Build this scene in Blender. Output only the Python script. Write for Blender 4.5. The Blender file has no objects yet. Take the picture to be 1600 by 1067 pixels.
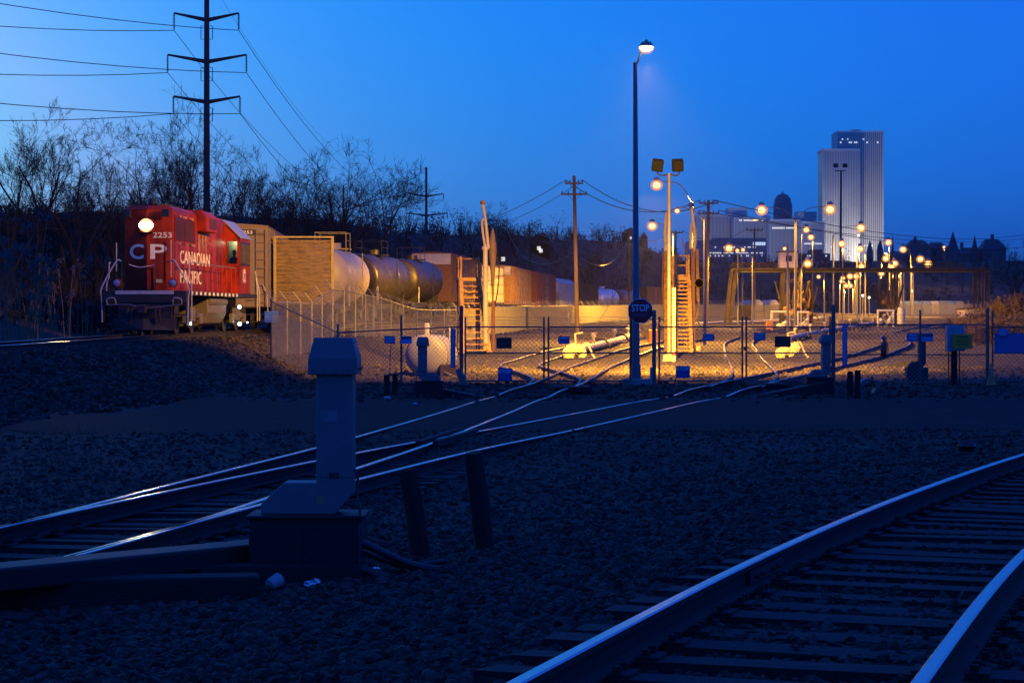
import bpy, math, random
from mathutils import Vector, Matrix, noise as mnoise
R = math.radians
scene = bpy.context.scene
COL = scene.collection
random.seed(7)

# ------------------------------------------------------------------ camera
F = 70.0 / 36.0 * 1600.0            # focal length in photo pixels
ZC, HY = 1.8, 527.0                 # camera height, horizon row
cam_d = bpy.data.cameras.new('camera'); cam = bpy.data.objects.new('camera', cam_d); COL.objects.link(cam)
cam_d.lens = 70.0; cam_d.sensor_width = 36.0
cam_d.clip_start = 0.1; cam_d.clip_end = 12000.0
cam_d.shift_y = -0.0041
cam.location = (0, 0, ZC); cam.rotation_euler = (R(90), 0, 0)
scene.camera = cam

# ------------------------------------------------------------------ sky
SUN_EL, SUN_AZ = 3.0, -35.0         # dusk glow low on the left of the view
world = bpy.data.worlds.new('World'); scene.world = world; world.use_nodes = True
wn = world.node_tree.nodes; wl = world.node_tree.links
wn.clear()
w_out = wn.new('ShaderNodeOutputWorld'); w_bg = wn.new('ShaderNodeBackground')
w_sky = wn.new('ShaderNodeTexSky'); w_sky.sky_type = 'NISHITA'; w_sky.sun_disc = False
w_sky.sun_elevation = R(SUN_EL); w_sky.sun_rotation = R(SUN_AZ)
w_sky.air_density = 1.0; w_sky.dust_density = 3.0; w_sky.ozone_density = 6.0
w_sep = wn.new('ShaderNodeSeparateColor'); w_com = wn.new('ShaderNodeCombineColor')
wl.new(w_sky.outputs[0], w_sep.inputs[0])
# colour curves of the photograph (tungsten white balance): one power per channel, held below white
for _i, (_p, _k, _mx, _mn) in enumerate(((2.35, .124, .22, .010), (1.13, .295, .55, .085), (.43, .74, 1.1, .30))):
    w_p = wn.new('ShaderNodeMath'); w_p.operation = 'POWER'; w_p.inputs[1].default_value = _p
    w_m = wn.new('ShaderNodeMath'); w_m.operation = 'MULTIPLY'; w_m.inputs[1].default_value = _k * 10
    w_c = wn.new('ShaderNodeMath'); w_c.operation = 'MINIMUM'; w_c.inputs[1].default_value = _mx * 10
    wl.new(w_sep.outputs[_i], w_p.inputs[0]); wl.new(w_p.outputs[0], w_m.inputs[0]); wl.new(w_m.outputs[0], w_c.inputs[0]); w_f = wn.new('ShaderNodeMath'); w_f.operation = 'MAXIMUM'; w_f.inputs[1].default_value = _mn * 10; wl.new(w_c.outputs[0], w_f.inputs[0]); wl.new(w_f.outputs[0], w_com.inputs[_i])
wl.new(w_com.outputs[0], w_bg.inputs[0]); wl.new(w_bg.outputs[0], w_out.inputs[0])
w_bg.inputs[1].default_value = 0.108

# ------------------------------------------------------------------ sun (dusk: all but gone)
sd = bpy.data.lights.new('sun', 'SUN'); sun = bpy.data.objects.new('sun', sd); COL.objects.link(sun)
sd.energy = 0.01; sd.angle = R(20); sd.color = (0.3, 0.55, 1.0)
_sdir = Vector((math.sin(R(SUN_AZ)) * math.cos(R(SUN_EL)), math.cos(R(SUN_AZ)) * math.cos(R(SUN_EL)), math.sin(R(SUN_EL))))
sun.rotation_euler = _sdir.to_track_quat('Z', 'Y').to_euler()

# ------------------------------------------------------------------ render look
scene.view_settings.view_transform = 'Standard'; scene.view_settings.look = 'None'
scene.view_settings.gamma = 1.0; scene.view_settings.exposure = 0.0; scene.view_settings.use_curve_mapping = False
scene.render.engine = 'CYCLES'
cy = scene.cycles
cy.use_denoising = True
try: cy.denoiser = 'OPENIMAGEDENOISE'
except Exception: pass
cy.use_light_tree = True
cy.max_bounces = 3; cy.diffuse_bounces = 1; cy.glossy_bounces = 2; cy.transmission_bounces = 3; cy.volume_bounces = 0
cy.transparent_max_bounces = 8
cy.sample_clamp_indirect = 4.0
cy.caustics_reflective = False; cy.caustics_refractive = False
# ------------------------------------------------------------------ materials
MATS = {}
def mat(name, col, rough=0.7, metal=0.0, var=0.25, scale=3.0, bump=0.0, bscale=40.0, spec=0.5, dirt=None, streak=0.0, emit=None, estr=0.0):
    if name in MATS: return MATS[name]
    m = bpy.data.materials.new(name); m.use_nodes = True; MATS[name] = m
    nt = m.node_tree; n = nt.nodes; l = nt.links
    b = n['Principled BSDF']
    b.inputs['Roughness'].default_value = rough; b.inputs['Metallic'].default_value = metal
    b.inputs['Specular IOR Level'].default_value = spec
    if emit:
        b.inputs['Base Color'].default_value = (*col, 1)
        b.inputs['Emission Color'].default_value = (*emit, 1); b.inputs['Emission Strength'].default_value = estr
        return m
    tc = n.new('ShaderNodeTexCoord'); mp = n.new('ShaderNodeMapping'); l.new(tc.outputs['Object'], mp.inputs[0])
    if streak: mp.inputs['Scale'].default_value = (1, 1, 1.0 / streak)
    nz = n.new('ShaderNodeTexNoise'); nz.inputs['Scale'].default_value = scale; nz.inputs['Detail'].default_value = 6; nz.inputs['Roughness'].default_value = 0.65
    l.new(mp.outputs[0], nz.inputs['Vector'])
    cr = n.new('ShaderNodeValToRGB'); l.new(nz.outputs['Fac'], cr.inputs[0])
    lo = tuple(c * (1 - var) for c in col); hi = tuple(min(1, c * (1 + var)) for c in col)
    cr.color_ramp.elements[0].position = 0.3; cr.color_ramp.elements[1].position = 0.7
    cr.color_ramp.elements[0].color = (*lo, 1); cr.color_ramp.elements[1].color = (*hi, 1)
    out = cr.outputs[0]
    if dirt:
        dcol, damt, dsc = dirt
        nd = n.new('ShaderNodeTexNoise'); nd.inputs['Scale'].default_value = dsc; nd.inputs['Detail'].default_value = 8; nd.inputs['Roughness'].default_value = 0.7
        l.new(mp.outputs[0], nd.inputs['Vector'])
        rd = n.new('ShaderNodeValToRGB'); l.new(nd.outputs['Fac'], rd.inputs[0])
        rd.color_ramp.elements[0].position = 0.66 - 0.3 * damt; rd.color_ramp.elements[1].position = 0.78 - 0.2 * damt
        mx = n.new('ShaderNodeMix'); mx.data_type = 'RGBA'
        l.new(rd.outputs[0], mx.inputs[0]); l.new(out, mx.inputs[6]); mx.inputs[7].default_value = (*dcol, 1)
        out = mx.outputs[2]
    l.new(out, b.inputs['Base Color'])
    rr = n.new('ShaderNodeMapRange'); rr.inputs['To Min'].default_value = max(0.03, rough - 0.12); rr.inputs['To Max'].default_value = min(1, rough + 0.12)
    l.new(nz.outputs['Fac'], rr.inputs[0]); l.new(rr.outputs[0], b.inputs['Roughness'])
    if bump:
        nb = n.new('ShaderNodeTexNoise'); nb.inputs['Scale'].default_value = bscale; nb.inputs['Detail'].default_value = 4
        l.new(mp.outputs[0], nb.inputs['Vector'])
        bp = n.new('ShaderNodeBump'); bp.inputs['Strength'].default_value = bump; bp.inputs['Distance'].default_value = 0.03
        l.new(nb.outputs['Fac'], bp.inputs['Height']); l.new(bp.outputs[0], b.inputs['Normal'])
    return m
def glow(name, col, strength):
    return mat(name, (0.9, 0.9, 0.9), 0.4, emit=col, estr=strength)

def clear_glow_mat(name, col, strength, fac):
    m = bpy.data.materials.new(name); m.use_nodes = True; n = m.node_tree.nodes; l = m.node_tree.links; n.clear(); MATS[name] = m
    o = n.new('ShaderNodeOutputMaterial'); mx = n.new('ShaderNodeMixShader'); tr = n.new('ShaderNodeBsdfTransparent'); em = n.new('ShaderNodeEmission')
    em.inputs[0].default_value = (*col, 1); em.inputs[1].default_value = strength; mx.inputs[0].default_value = fac
    l.new(tr.outputs[0], mx.inputs[1]); l.new(em.outputs[0], mx.inputs[2]); l.new(mx.outputs[0], o.inputs[0]); return m

# ------------------------------------------------------------------ mesh builder
class MB:
    def __init__(s): s.v = []; s.f = []
    def add(s, vs, fs):
        o = len(s.v); s.v += [tuple(v) for v in vs]; s.f += [tuple(i + o for i in f) for f in fs]; return s
    def box(s, x0, x1, y0, y1, z0, z1, M=None):
        vs = [Vector(p) for p in ((x0,y0,z0),(x1,y0,z0),(x1,y1,z0),(x0,y1,z0),(x0,y0,z1),(x1,y0,z1),(x1,y1,z1),(x0,y1,z1))]
        if M: vs = [M @ v for v in vs]
        return s.add(vs, [(3,2,1,0),(4,5,6,7),(0,1,5,4),(1,2,6,5),(2,3,7,6),(3,0,4,7)])
    def bar(s, p, q, w, h=None, up=(0,0,1)):
        h = h or w; p = Vector(p); q = Vector(q); d = (q - p).normalized(); u = Vector(up)
        if abs(d.dot(u)) > 0.98: u = Vector((1,0,0))
        a = d.cross(u).normalized() * (w / 2); b = a.cross(d).normalized() * (h / 2)
        vs = [p-a-b, p+a-b, p+a+b, p-a+b, q-a-b, q+a-b, q+a+b, q-a+b]
        return s.add(vs, [(0,1,2,3),(7,6,5,4),(1,0,4,5),(2,1,5,6),(3,2,6,7),(0,3,7,4)])
    def cyl(s, p, q, r, r2=None, n=10, caps=True):
        r2 = r if r2 is None else r2; p = Vector(p); q = Vector(q); d = (q - p).normalized()
        u = Vector((0,0,1)) if abs(d.z) < 0.95 else Vector((1,0,0))
        a = d.cross(u).normalized(); b = d.cross(a)
        vs = []
        for c, rr in ((p, r), (q, r2)):
            for i in range(n):
                t = 2 * math.pi * i / n; vs.append(c + (a * math.cos(t) + b * math.sin(t)) * rr)
        fs = [(i, i + n, (i + 1) % n + n, (i + 1) % n) for i in range(n)]
        if caps: fs += [tuple(range(n)), tuple(reversed(range(n, 2 * n)))]
        return s.add(vs, fs)
    def tube(s, pts, r, n=6, caps=True):
        pts = [Vector(p) for p in pts]; rs = r if isinstance(r, (list, tuple)) else [r] * len(pts)
        vs = []; prev = None
        for i, p in enumerate(pts):
            d = (pts[min(i + 1, len(pts) - 1)] - pts[max(i - 1, 0)]).normalized()
            if prev is None:
                u = Vector((0,0,1)) if abs(d.z) < 0.95 else Vector((1,0,0)); a = d.cross(u).normalized()
            else: a = (prev - d * prev.dot(d)).normalized()
            prev = a; b = d.cross(a)
            for k in range(n):
                t = 2 * math.pi * k / n; vs.append(p + (a * math.cos(t) + b * math.sin(t)) * rs[i])
        fs = []
        for i in range(len(pts) - 1):
            for k in range(n):
                fs.append((i*n + k, (i+1)*n + k, (i+1)*n + (k+1) % n, i*n + (k+1) % n))
        if caps and n > 2: fs += [tuple(range(n)), tuple(reversed(range((len(pts)-1)*n, len(pts)*n)))]
        return s.add(vs, fs)
    def prism(s, poly, axis, a0, a1):
        def p3(u, v, a): return {'x': (a, u, v), 'y': (u, a, v), 'z': (u, v, a)}[axis]
        n = len(poly); vs = [p3(u, v, a0) for u, v in poly] + [p3(u, v, a1) for u, v in poly]
        fs = [tuple(range(n)), tuple(reversed(range(n, 2*n)))] + [(i, i + n, (i+1) % n + n, (i+1) % n) for i in range(n)]
        return s.add(vs, fs)
    def lathe(s, prof, c=(0,0,0), axis='z', n=16):
        vs = []; c = Vector(c)
        for r, h in prof:
            for k in range(n):
                t = 2*math.pi*k/n; a, b = r*math.cos(t), r*math.sin(t)
                vs.append(c + Vector({'z': (a,b,h), 'y': (a,h,b), 'x': (h,a,b)}[axis]))
        fs = []
        for i in range(len(prof) - 1):
            for k in range(n): fs.append((i*n+k, i*n+(k+1) % n, (i+1)*n+(k+1) % n, (i+1)*n+k))
        fs += [tuple(reversed(range(n))), tuple(range((len(prof)-1)*n, len(prof)*n))]
        return s.add(vs, fs)
    def ball(s, c, r, n=12, sq=1.0):
        m = n // 2; prof = []
        for i in range(m + 1):
            t = math.pi * i / m; prof.append((max(1e-4, r * math.sin(t)), -r * math.cos(t) * sq))
        return s.lathe(prof, c, 'z', n)
    def build(s, name, m, parent=None, smooth=False, bevel=0.0, loc=None):
        me = bpy.data.meshes.new(name); me.from_pydata([tuple(v) for v in s.v], [], s.f); me.update()
        bm_fix(me)
        if m: me.materials.append(m)
        if smooth:
            me.polygons.foreach_set('use_smooth', [True] * len(me.polygons))
            me.set_sharp_from_angle(angle=R(40))
        o = bpy.data.objects.new(name, me); COL.objects.link(o)
        if parent: o.parent = parent
        if loc is not None: o.location = loc
        if bevel:
            bv = o.modifiers.new('bevel', 'BEVEL'); bv.width = bevel; bv.segments = 2; bv.limit_method = 'ANGLE'; bv.angle_limit = R(40)
        return o
import bmesh
def bm_fix(me):
    if len(me.polygons) > 60000: return
    b = bmesh.new(); b.from_mesh(me); bmesh.ops.recalc_face_normals(b, faces=b.faces); b.to_mesh(me); b.free()

def tag(o, label=None, cat=None, group=None, kind=None):
    if label: o['label'] = label
    if cat: o['category'] = cat
    if group: o['group'] = group
    if kind: o['kind'] = kind
    return o
def thing(name, label, cat, loc=(0,0,0), rz=0.0, group=None):
    o = bpy.data.objects.new(name, None); COL.objects.link(o); o.empty_display_size = 0.2
    o.location = loc; o.rotation_euler = (0, 0, rz)
    return tag(o, label, cat, group)
def copy_tree(o, loc=None, rz=None, label=None, parent=None):
    c = o.copy(); COL.objects.link(c); c.parent = parent
    if loc is not None: c.location = loc
    if rz is not None: c.rotation_euler = (0, 0, rz)
    if label: c['label'] = label
    for ch in [x for x in bpy.data.objects if x.parent == o]: copy_tree(ch, parent=c)
    return c
def text_part(name, body, size, m, parent, M, width=None, extrude=0.004, font=None):
    cu = bpy.data.curves.new(name, 'FONT'); cu.body = body; cu.size = size; cu.extrude = extrude; cu.align_x = 'CENTER'; cu.align_y = 'CENTER'
    cu.offset = size * 0.018; cu.resolution_u = 3
    to = bpy.data.objects.new(name, cu); COL.objects.link(to)
    bpy.context.view_layer.update()
    me = bpy.data.meshes.new_from_object(to)
    bpy.data.objects.remove(to)
    if width:
        xs = [v.co.x for v in me.vertices]; k = width / (max(xs) - min(xs))
        for v in me.vertices: v.co.x *= k
    me.materials.clear(); me.materials.append(m); me.transform(M)
    o = bpy.data.objects.new(name, me); COL.objects.link(o); o.parent = parent
    return o
def frame_M(origin, xdir, zdir):       # text plane: local x along xdir, local y along zdir
    x = Vector(xdir).normalized(); y = Vector(zdir).normalized(); z = x.cross(y)
    return Matrix(((x.x, y.x, z.x, origin[0]), (x.y, y.y, z.y, origin[1]), (x.z, y.z, z.z, origin[2]), (0,0,0,1)))

# ------------------------------------------------------------------ ground heights
def interp(tab, y):
    if y <= tab[0][0]: 
        a, b = tab[0], tab[1]; return a[1] + (b[1]-a[1]) * (y - a[0]) / (b[0]-a[0])
    for a, b in zip(tab, tab[1:]):
        if y <= b[0]: return a[1] + (b[1]-a[1]) * (y - a[0]) / (b[0]-a[0])
    a, b = tab[-2], tab[-1]; return b[1] + (b[1]-a[1]) * (y - b[0]) / (b[0]-a[0])
def sst(a, b, x):
    t = min(1, max(0, (x - a) / (b - a))); return t * t * (3 - 2 * t)
BASE = [(-30,-.06),(0,-.06),(21,-.06),(28,.0),(33,.12),(55,.14),(58,.18),(63,.30),(82,.66),(95,1.05),(120,1.5),(150,2.1),(250,4.1),(400,6.2),(700,8.5),(1500,12)]
T1X = [(30,-15.1),(51,-13.85),(69,-12.8),(84,-12.2),(90,-12.28),(105,-13.2),(130,-15.2),(170,-19)]
T1Z = [(30,1.25),(51,1.59),(69,1.9),(84,2.08),(105,2.4),(130,2.9),(170,3.6)]
T2X = [(84,-9.4),(97,-9.42),(111,-9.35),(118,-8.9),(128,-7.85),(138,-6.95),(145,-6.35),(149,-6.05),(166,-4.3),(186,-2),(206,.6),(230,4.2),(260,8.9),(285,14.4),(302,18.4),(330,25),(400,45),(1500,375)]
T2Z = [(84,2.05),(90,2.12),(111,2.6),(149,3.45),(189,3.92),(229,4.15),(269,4.5),(305,4.9),(400,6.4),(1500,13)]
RT = [(-12,-6.1),(3,-.75),(7.8,.80),(12.25,2.32),(17,4.15),(23,6.72),(30,10.0),(45,18)]      # near right track, rail top at 0.45
RT_TOP = 0.45
def G(x, y):
    b = interp(BASE, y)
    z = b
    # near right track bed
    if y < 60:
        d = abs(x - interp(RT, y)) * 0.93
        k = (1 - sst(1.6, 5.5, d)) * (1 - sst(24, 38, y))
        z = max(z, b * (1 - k) + (RT_TOP - 0.215) * k)
    # loco embankment
    d = abs(x - interp(T1X, y)); zt = interp(T1Z, y) - 0.20
    if x < interp(T1X, y): k = 1 - sst(2.0, 9, d) * 0.6
    else: k = 1 - sst(1.7, 7.0, d)
    k *= 1 - sst(100, 140, y)
    if y > 15: z = max(z, b + (zt - b) * k)
    # freight track bed
    if y > 74:
        d = abs(x - interp(T2X, y)); zt = interp(T2Z, y) - 0.20
        k = (1 - sst(1.7, 4.5 if y < 130 else 7, d)) * sst(74, 86, y)
        z = max(z, b + (zt - b) * k)
    # weedy mound on the right
    if 95 < y < 150 and x > 15:
        z += 2.5 * math.exp(-((x - 34.5) ** 2 / 34 + (y - 121) ** 2 / 70))
    # wooded hillside behind
    d = interp(T2X, max(y, 60)) - x
    if y > 60:
        hh = (10 + 4 * sst(150, 300, y) + max(0, y - 350) * 0.03) * sst(7, 48, d) * sst(60, 110, y) * (1 - .62 * sst(25, 75, x))
        hh = min(hh, 30)
        hr = 22 * sst(470, 780, y)
        z += max(hh, hr)
    return z
def P(px, py, Y): return Vector(((px - 800) / F * Y, Y, ZC - (py - HY) / F * Y))
def hit(px, py, lift=0.0):
    """ground point seen at a photo pixel"""
    dx, dz = (px - 800) / F, -(py - HY) / F
    y = 3.0
    while y < 900:
        if ZC + dz * y <= G(dx * y, y) + lift:
            a, b = y - max(.1, y * .004), y
            for _ in range(20):
                m = (a + b) / 2
                if ZC + dz * m <= G(dx * m, m) + lift: b = m
                else: a = m
            return Vector((dx * b, b, G(dx * b, b)))
        y += max(.1, y * .004)
    return Vector((dx * 300, 300, G(dx*300, 300)))
def on(px, Y, dz=0.0):
    x = (px - 800) / F * Y; return Vector((x, Y, G(x, Y) + dz))
def sc(Y): return F / Y
def catmull(pts, n=8):
    pts = [Vector(p) for p in pts]; q = [2*pts[0]-pts[1]] + pts + [2*pts[-1]-pts[-2]]; out = []
    for i in range(1, len(q) - 2):
        for k in range(n):
            t = k / n; a, b, c, d = q[i-1], q[i], q[i+1], q[i+2]
            out.append(0.5*((2*b) + (c-a)*t + (2*a-5*b+4*c-d)*t*t + (3*b-a-3*c+d)*t*t*t))
    out.append(pts[-1]); return out
def resample(pts, step):
    pts = [Vector(p) for p in pts]; out = [pts[0].copy()]; acc = 0.0; last = pts[0]
    for p in pts[1:]:
        seg = (p - last).length
        while acc + seg >= step and seg > 1e-9:
            last = last + (p - last) * ((step - acc) / seg); out.append(last.copy()); seg = (p - last).length; acc = 0.0
        acc += seg; last = p
    return out

# common materials
m_rail = mat('rail_steel', (.022,.016,.014), .85, .0, .3, 6, .2, 60)
m_railtop = mat('polished_rail_head', (.50,.48,.46), .22, 1.0, .12, 14)
m_raildull = mat('dull_rail_head', (.20,.16,.14), .38, .8, .3, 9)
m_tie = mat('creosoted_tie', (.019,.015,.013), .85, 0, .5, 5, .5, 25, streak=.3)
m_galv = mat('galvanised_steel', (.20,.20,.205), .55, .3, .2, 8)
m_black = mat('black_paint', (.018,.018,.02), .5, 0, .3, 5)
m_dark = mat('dark_steel', (.035,.033,.032), .6, .3, .4, 6, .15)
m_white = mat('white_paint', (.46,.45,.43), .5, 0, .1, 4, dirt=((.3,.25,.2), .35, 3))
m_wood = mat('weathered_pole_wood', (.16,.105,.065), .85, 0, .4, 3, .4, 30, streak=8)
m_conc = mat('concrete', (.30,.29,.27), .9, 0, .2, 5, .3, 30)
m_orange = mat('rusty_orange_steel', (.26,.15,.05), .75, .0, .4, 5, .2, 40, dirt=((.10,.06,.03), .6, 4), spec=.2)
m_cream = mat('cream_paint', (.70,.66,.52), .5, 0, .12, 3, dirt=((.3,.22,.14), .4, 2))
m_blue_sign = mat('blue_sign_paint', (.05,.14,.34), .45, 0, .1, 5)
m_sign_ink = mat('pale_sign_ink', (.75,.80,.85), .5, 0, .05, 5)
m_wire = mat('cable_black', (.012,.012,.014), .6, 0, .1, 3)
m_pole = mat('grey_pole_paint', (.22,.23,.25), .5, .3, .25, 3)
# ------------------------------------------------------------------ ground sheet
def ground_material(name, c1, c2, c3, sc1, bump):
    m = bpy.data.materials.new(name); m.use_nodes = True; nt = m.node_tree; n = nt.nodes; l = nt.links; b = n['Principled BSDF']
    tc = n.new('ShaderNodeTexCoord')
    nz = n.new('ShaderNodeTexNoise'); nz.inputs['Scale'].default_value = 0.18; nz.inputs['Detail'].default_value = 9; nz.inputs['Roughness'].default_value = .62
    vo = n.new('ShaderNodeTexVoronoi'); vo.inputs['Scale'].default_value = sc1
    n2 = n.new('ShaderNodeTexNoise'); n2.inputs['Scale'].default_value = sc1 * 2.2; n2.inputs['Detail'].default_value = 5
    for t in (nz, vo, n2): l.new(tc.outputs['Object'], t.inputs['Vector'])
    r1 = n.new('ShaderNodeValToRGB'); l.new(nz.outputs['Fac'], r1.inputs[0])
    r1.color_ramp.elements[0].position = .36; r1.color_ramp.elements[1].position = .62
    r1.color_ramp.elements[0].color = (*c1, 1); r1.color_ramp.elements[1].color = (*c2, 1)
    mx = n.new('ShaderNodeMix'); mx.data_type = 'RGBA'; mx.blend_type = 'MULTIPLY'; mx.inputs[0].default_value = .75
    l.new(r1.outputs[0], mx.inputs[6])
    r2 = n.new('ShaderNodeValToRGB'); l.new(vo.outputs['Color'], r2.inputs[0])
    r2.color_ramp.elements[0].color = (.35, .34, .33, 1); r2.color_ramp.elements[1].color = (1.25, 1.2, 1.15, 1)
    l.new(r2.outputs[0], mx.inputs[7])
    m2 = n.new('ShaderNodeMix'); m2.data_type = 'RGBA'
    r3 = n.new('ShaderNodeValToRGB'); l.new(n2.outputs['Fac'], r3.inputs[0]); r3.color_ramp.elements[0].position = .56; r3.color_ramp.elements[1].position = .70
    l.new(r3.outputs[0], m2.inputs[0]); l.new(mx.outputs[2], m2.inputs[6]); m2.inputs[7].default_value = (*c3, 1)
    l.new(m2.outputs[2], b.inputs['Base Color']); b.inputs['Roughness'].default_value = .92; b.inputs['Specular IOR Level'].default_value = .2
    ad = n.new('ShaderNodeMath'); ad.operation = 'ADD'; l.new(vo.outputs['Distance'], ad.inputs[0]); l.new(n2.outputs['Fac'], ad.inputs[1])
    bp = n.new('ShaderNodeBump'); bp.inputs['Strength'].default_value = bump; bp.inputs['Distance'].default_value = .05
    l.new(ad.outputs[0], bp.inputs['Height']); l.new(bp.outputs[0], b.inputs['Normal'])
    return m
m_ground = ground_material('gravel_ground', (.034,.028,.022), (.085,.07,.055), (.11,.092,.075), 14, .8)
m_road = mat('asphalt', (.013,.013,.013), .88, 0, .5, .5, .5, 45, spec=.15, dirt=((.028,.025,.022), .6, .7))
m_stone = mat('ballast_stone', (.040,.033,.026), .85, 0, .35, 30, .2, 60, spec=.3)
_n = m_stone.node_tree.nodes; _l = m_stone.node_tree.links; _g = _n.new('ShaderNodeNewGeometry'); _r = _n.new('ShaderNodeValToRGB'); _m = _n.new('ShaderNodeMix'); _m.data_type = 'RGBA'; _m.blend_type = 'MULTIPLY'; _m.inputs[0].default_value = 1
_l.new(_g.outputs['Random Per Island'], _r.inputs[0]); _r.color_ramp.elements[0].color = (.35,.33,.32,1); _r.color_ramp.elements[1].color = (2.1,2.0,1.95,1); _r.color_ramp.elements[0].position = .1
_b = _n['Principled BSDF']; _src = _b.inputs['Base Color'].links[0].from_socket; _l.new(_src, _m.inputs[6]); _l.new(_r.outputs[0], _m.inputs[7]); _l.new(_m.outputs[2], _b.inputs['Base Color'])

def road_y(x): return 35.5 + .10 * x, 53.2 + .06 * x      # near and far edge of the crossing road
ys = []
y = -25.0
while y < 6: ys.append(y); y += 1.5
while y < 1500:
    ys.append(y); y += max(.22, min(.0105 * y, 30))
NX = 170
gm = MB()
for y in ys:
    W = .40 * max(y, 10) + 18
    for i in range(NX + 1):
        u = i / NX * 2 - 1
        x = W * (.62 * u + .38 * u ** 3)
        z = G(x, y)
        r0, r1 = road_y(x)
        amp = .035 * min(1, max(0, min(abs(y - r0), abs(y - r1)) / 2)) if not (r0 < y < r1) else -.0
        z += amp * (mnoise.noise((x * .9, y * .9, 0)) + .8 * mnoise.noise((x * .25, y * .25, 5)))
        if r0 - .2 < y < r1 + .2: z -= .02
        if y > 60:
            z += min(1.2, (y - 60) * .012) * mnoise.noise((x * .05, y * .05, 3)) * (1 if y > 130 else .0)
        gm.v.append((x, y, z))
for j in range(len(ys) - 1):
    for i in range(NX):
        a = j * (NX + 1) + i; gm.f.append((a, a + 1, a + NX + 2, a + NX + 1))
ground = gm.build('ground', m_ground, smooth=False)
ground.data.polygons.foreach_set('use_smooth', [True] * len(ground.data.polygons))
tag(ground, 'dark gravel ground of the rail yard rising to a wooded hill', None, kind='structure')

rm = MB(); nx = 90; ny = 14
for j in range(ny + 1):
    for i in range(nx + 1):
        x = -45 + 90 * i / nx
        a, b = road_y(x); t = j / ny
        w = .35 * mnoise.noise((x * .35, 3.1 * (j == 0) + 9.7 * (j == ny), 1)) if j in (0, ny) else 0
        yy = a + (b - a) * t + w
        xx = x
        rm.v.append((xx, yy, G(xx, yy) + .012 - (.03 if j in (0, ny) else 0) - (.4 if G(xx, yy) > interp(BASE, yy) + .22 else 0)))
for j in range(ny):
    for i in range(nx): a = j * (nx + 1) + i; rm.f.append((a, a + 1, a + nx + 2, a + nx + 1))
road = rm.build('road', m_road); road.data.polygons.foreach_set('use_smooth', [True] * len(road.data.polygons))
tag(road, 'dark asphalt service road crossing the tracks in front of the gates', None, kind='structure')

# ------------------------------------------------------------------ railway tracks
GA = 0.7525                        # half distance between rail-head centres
RAIL_POLY = [(-.07,-.16),(.07,-.16),(.07,-.145),(.012,-.125),(.010,-.045),(.036,-.035),(.036,-.008),(.028,-.002),(-.028,-.002),(-.036,-.008),(-.036,-.035),(-.010,-.045),(-.012,-.125),(-.07,-.145)]
def offset_line(pts, d):
    out = []
    for i, p in enumerate(pts):
        t = pts[min(i + 1, len(pts) - 1)] - pts[max(i - 1, 0)]; t.z = 0; t.normalize()
        out.append(p + Vector((t.y, -t.x, 0)) * d)
    return out
def sweep(mb, pts, poly):
    n = len(poly); o = len(mb.v)
    for i, p in enumerate(pts):
        t = pts[min(i + 1, len(pts) - 1)] - pts[max(i - 1, 0)]; t.z = 0; t.normalize(); a = Vector((t.y, -t.x, 0))
        for u, v in poly: mb.v.append(tuple(p + a * u + Vector((0, 0, v))))
    for i in range(len(pts) - 1):
        for k in range(n): mb.f.append((o + i*n + k, o + i*n + (k+1) % n, o + (i+1)*n + (k+1) % n, o + (i+1)*n + k))
    mb.f.append(tuple(o + k for k in range(n))); mb.f.append(tuple(o + (len(pts)-1)*n + k for k in reversed(range(n))))
    return mb
HEAD = [(-.0355,-.010),(.0355,-.010),(.0355,-.006),(.026,.001),(-.026,.001),(-.0355,-.006)]
def rail_part(pts, parent, label=None, head=None):
    r = sweep(MB(), pts, RAIL_POLY).build('rail', m_rail, parent)
    sweep(MB(), pts, HEAD).build('rail_head', head or m_railtop, r)
    if label: r['label'] = label
    return r
TIE_MESHES = []
for k in range(4):
    random.seed(40 + k); b = MB(); b.box(-1.28, 1.28, -.115, .115, -.18, 0); L = []
    o = b.build('tie', m_tie, bevel=.012)
    for v in o.data.vertices: v.co += Vector((random.uniform(-.03,.03), random.uniform(-.012,.012), random.uniform(-.012,.006)))
    TIE_MESHES.append(o.data); bpy.data.objects.remove(o)
_pl = MB(); _pl.box(-.17,.17,-.10,.10,0,.012)
for _x, _y in ((-.105,-.06),(.105,.06),(-.105,.06),(.105,-.06)): _pl.box(_x-.018,_x+.018,_y-.018,_y+.018,.012,.045)
_po = _pl.build('tie_plate', m_rail); PLATE_MESH = _po.data; bpy.data.objects.remove(_po)
def tie_at(p, ang, parent, k=None, dz=0.0, lean=0.0, wide=1.0):
    o = bpy.data.objects.new('tie', random.choice(TIE_MESHES)); COL.objects.link(o); o.parent = parent
    o.location = (p.x, p.y, p.z + dz); o.rotation_euler = (0, lean, ang); o.scale = (wide, 1, 1)
    return o
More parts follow.
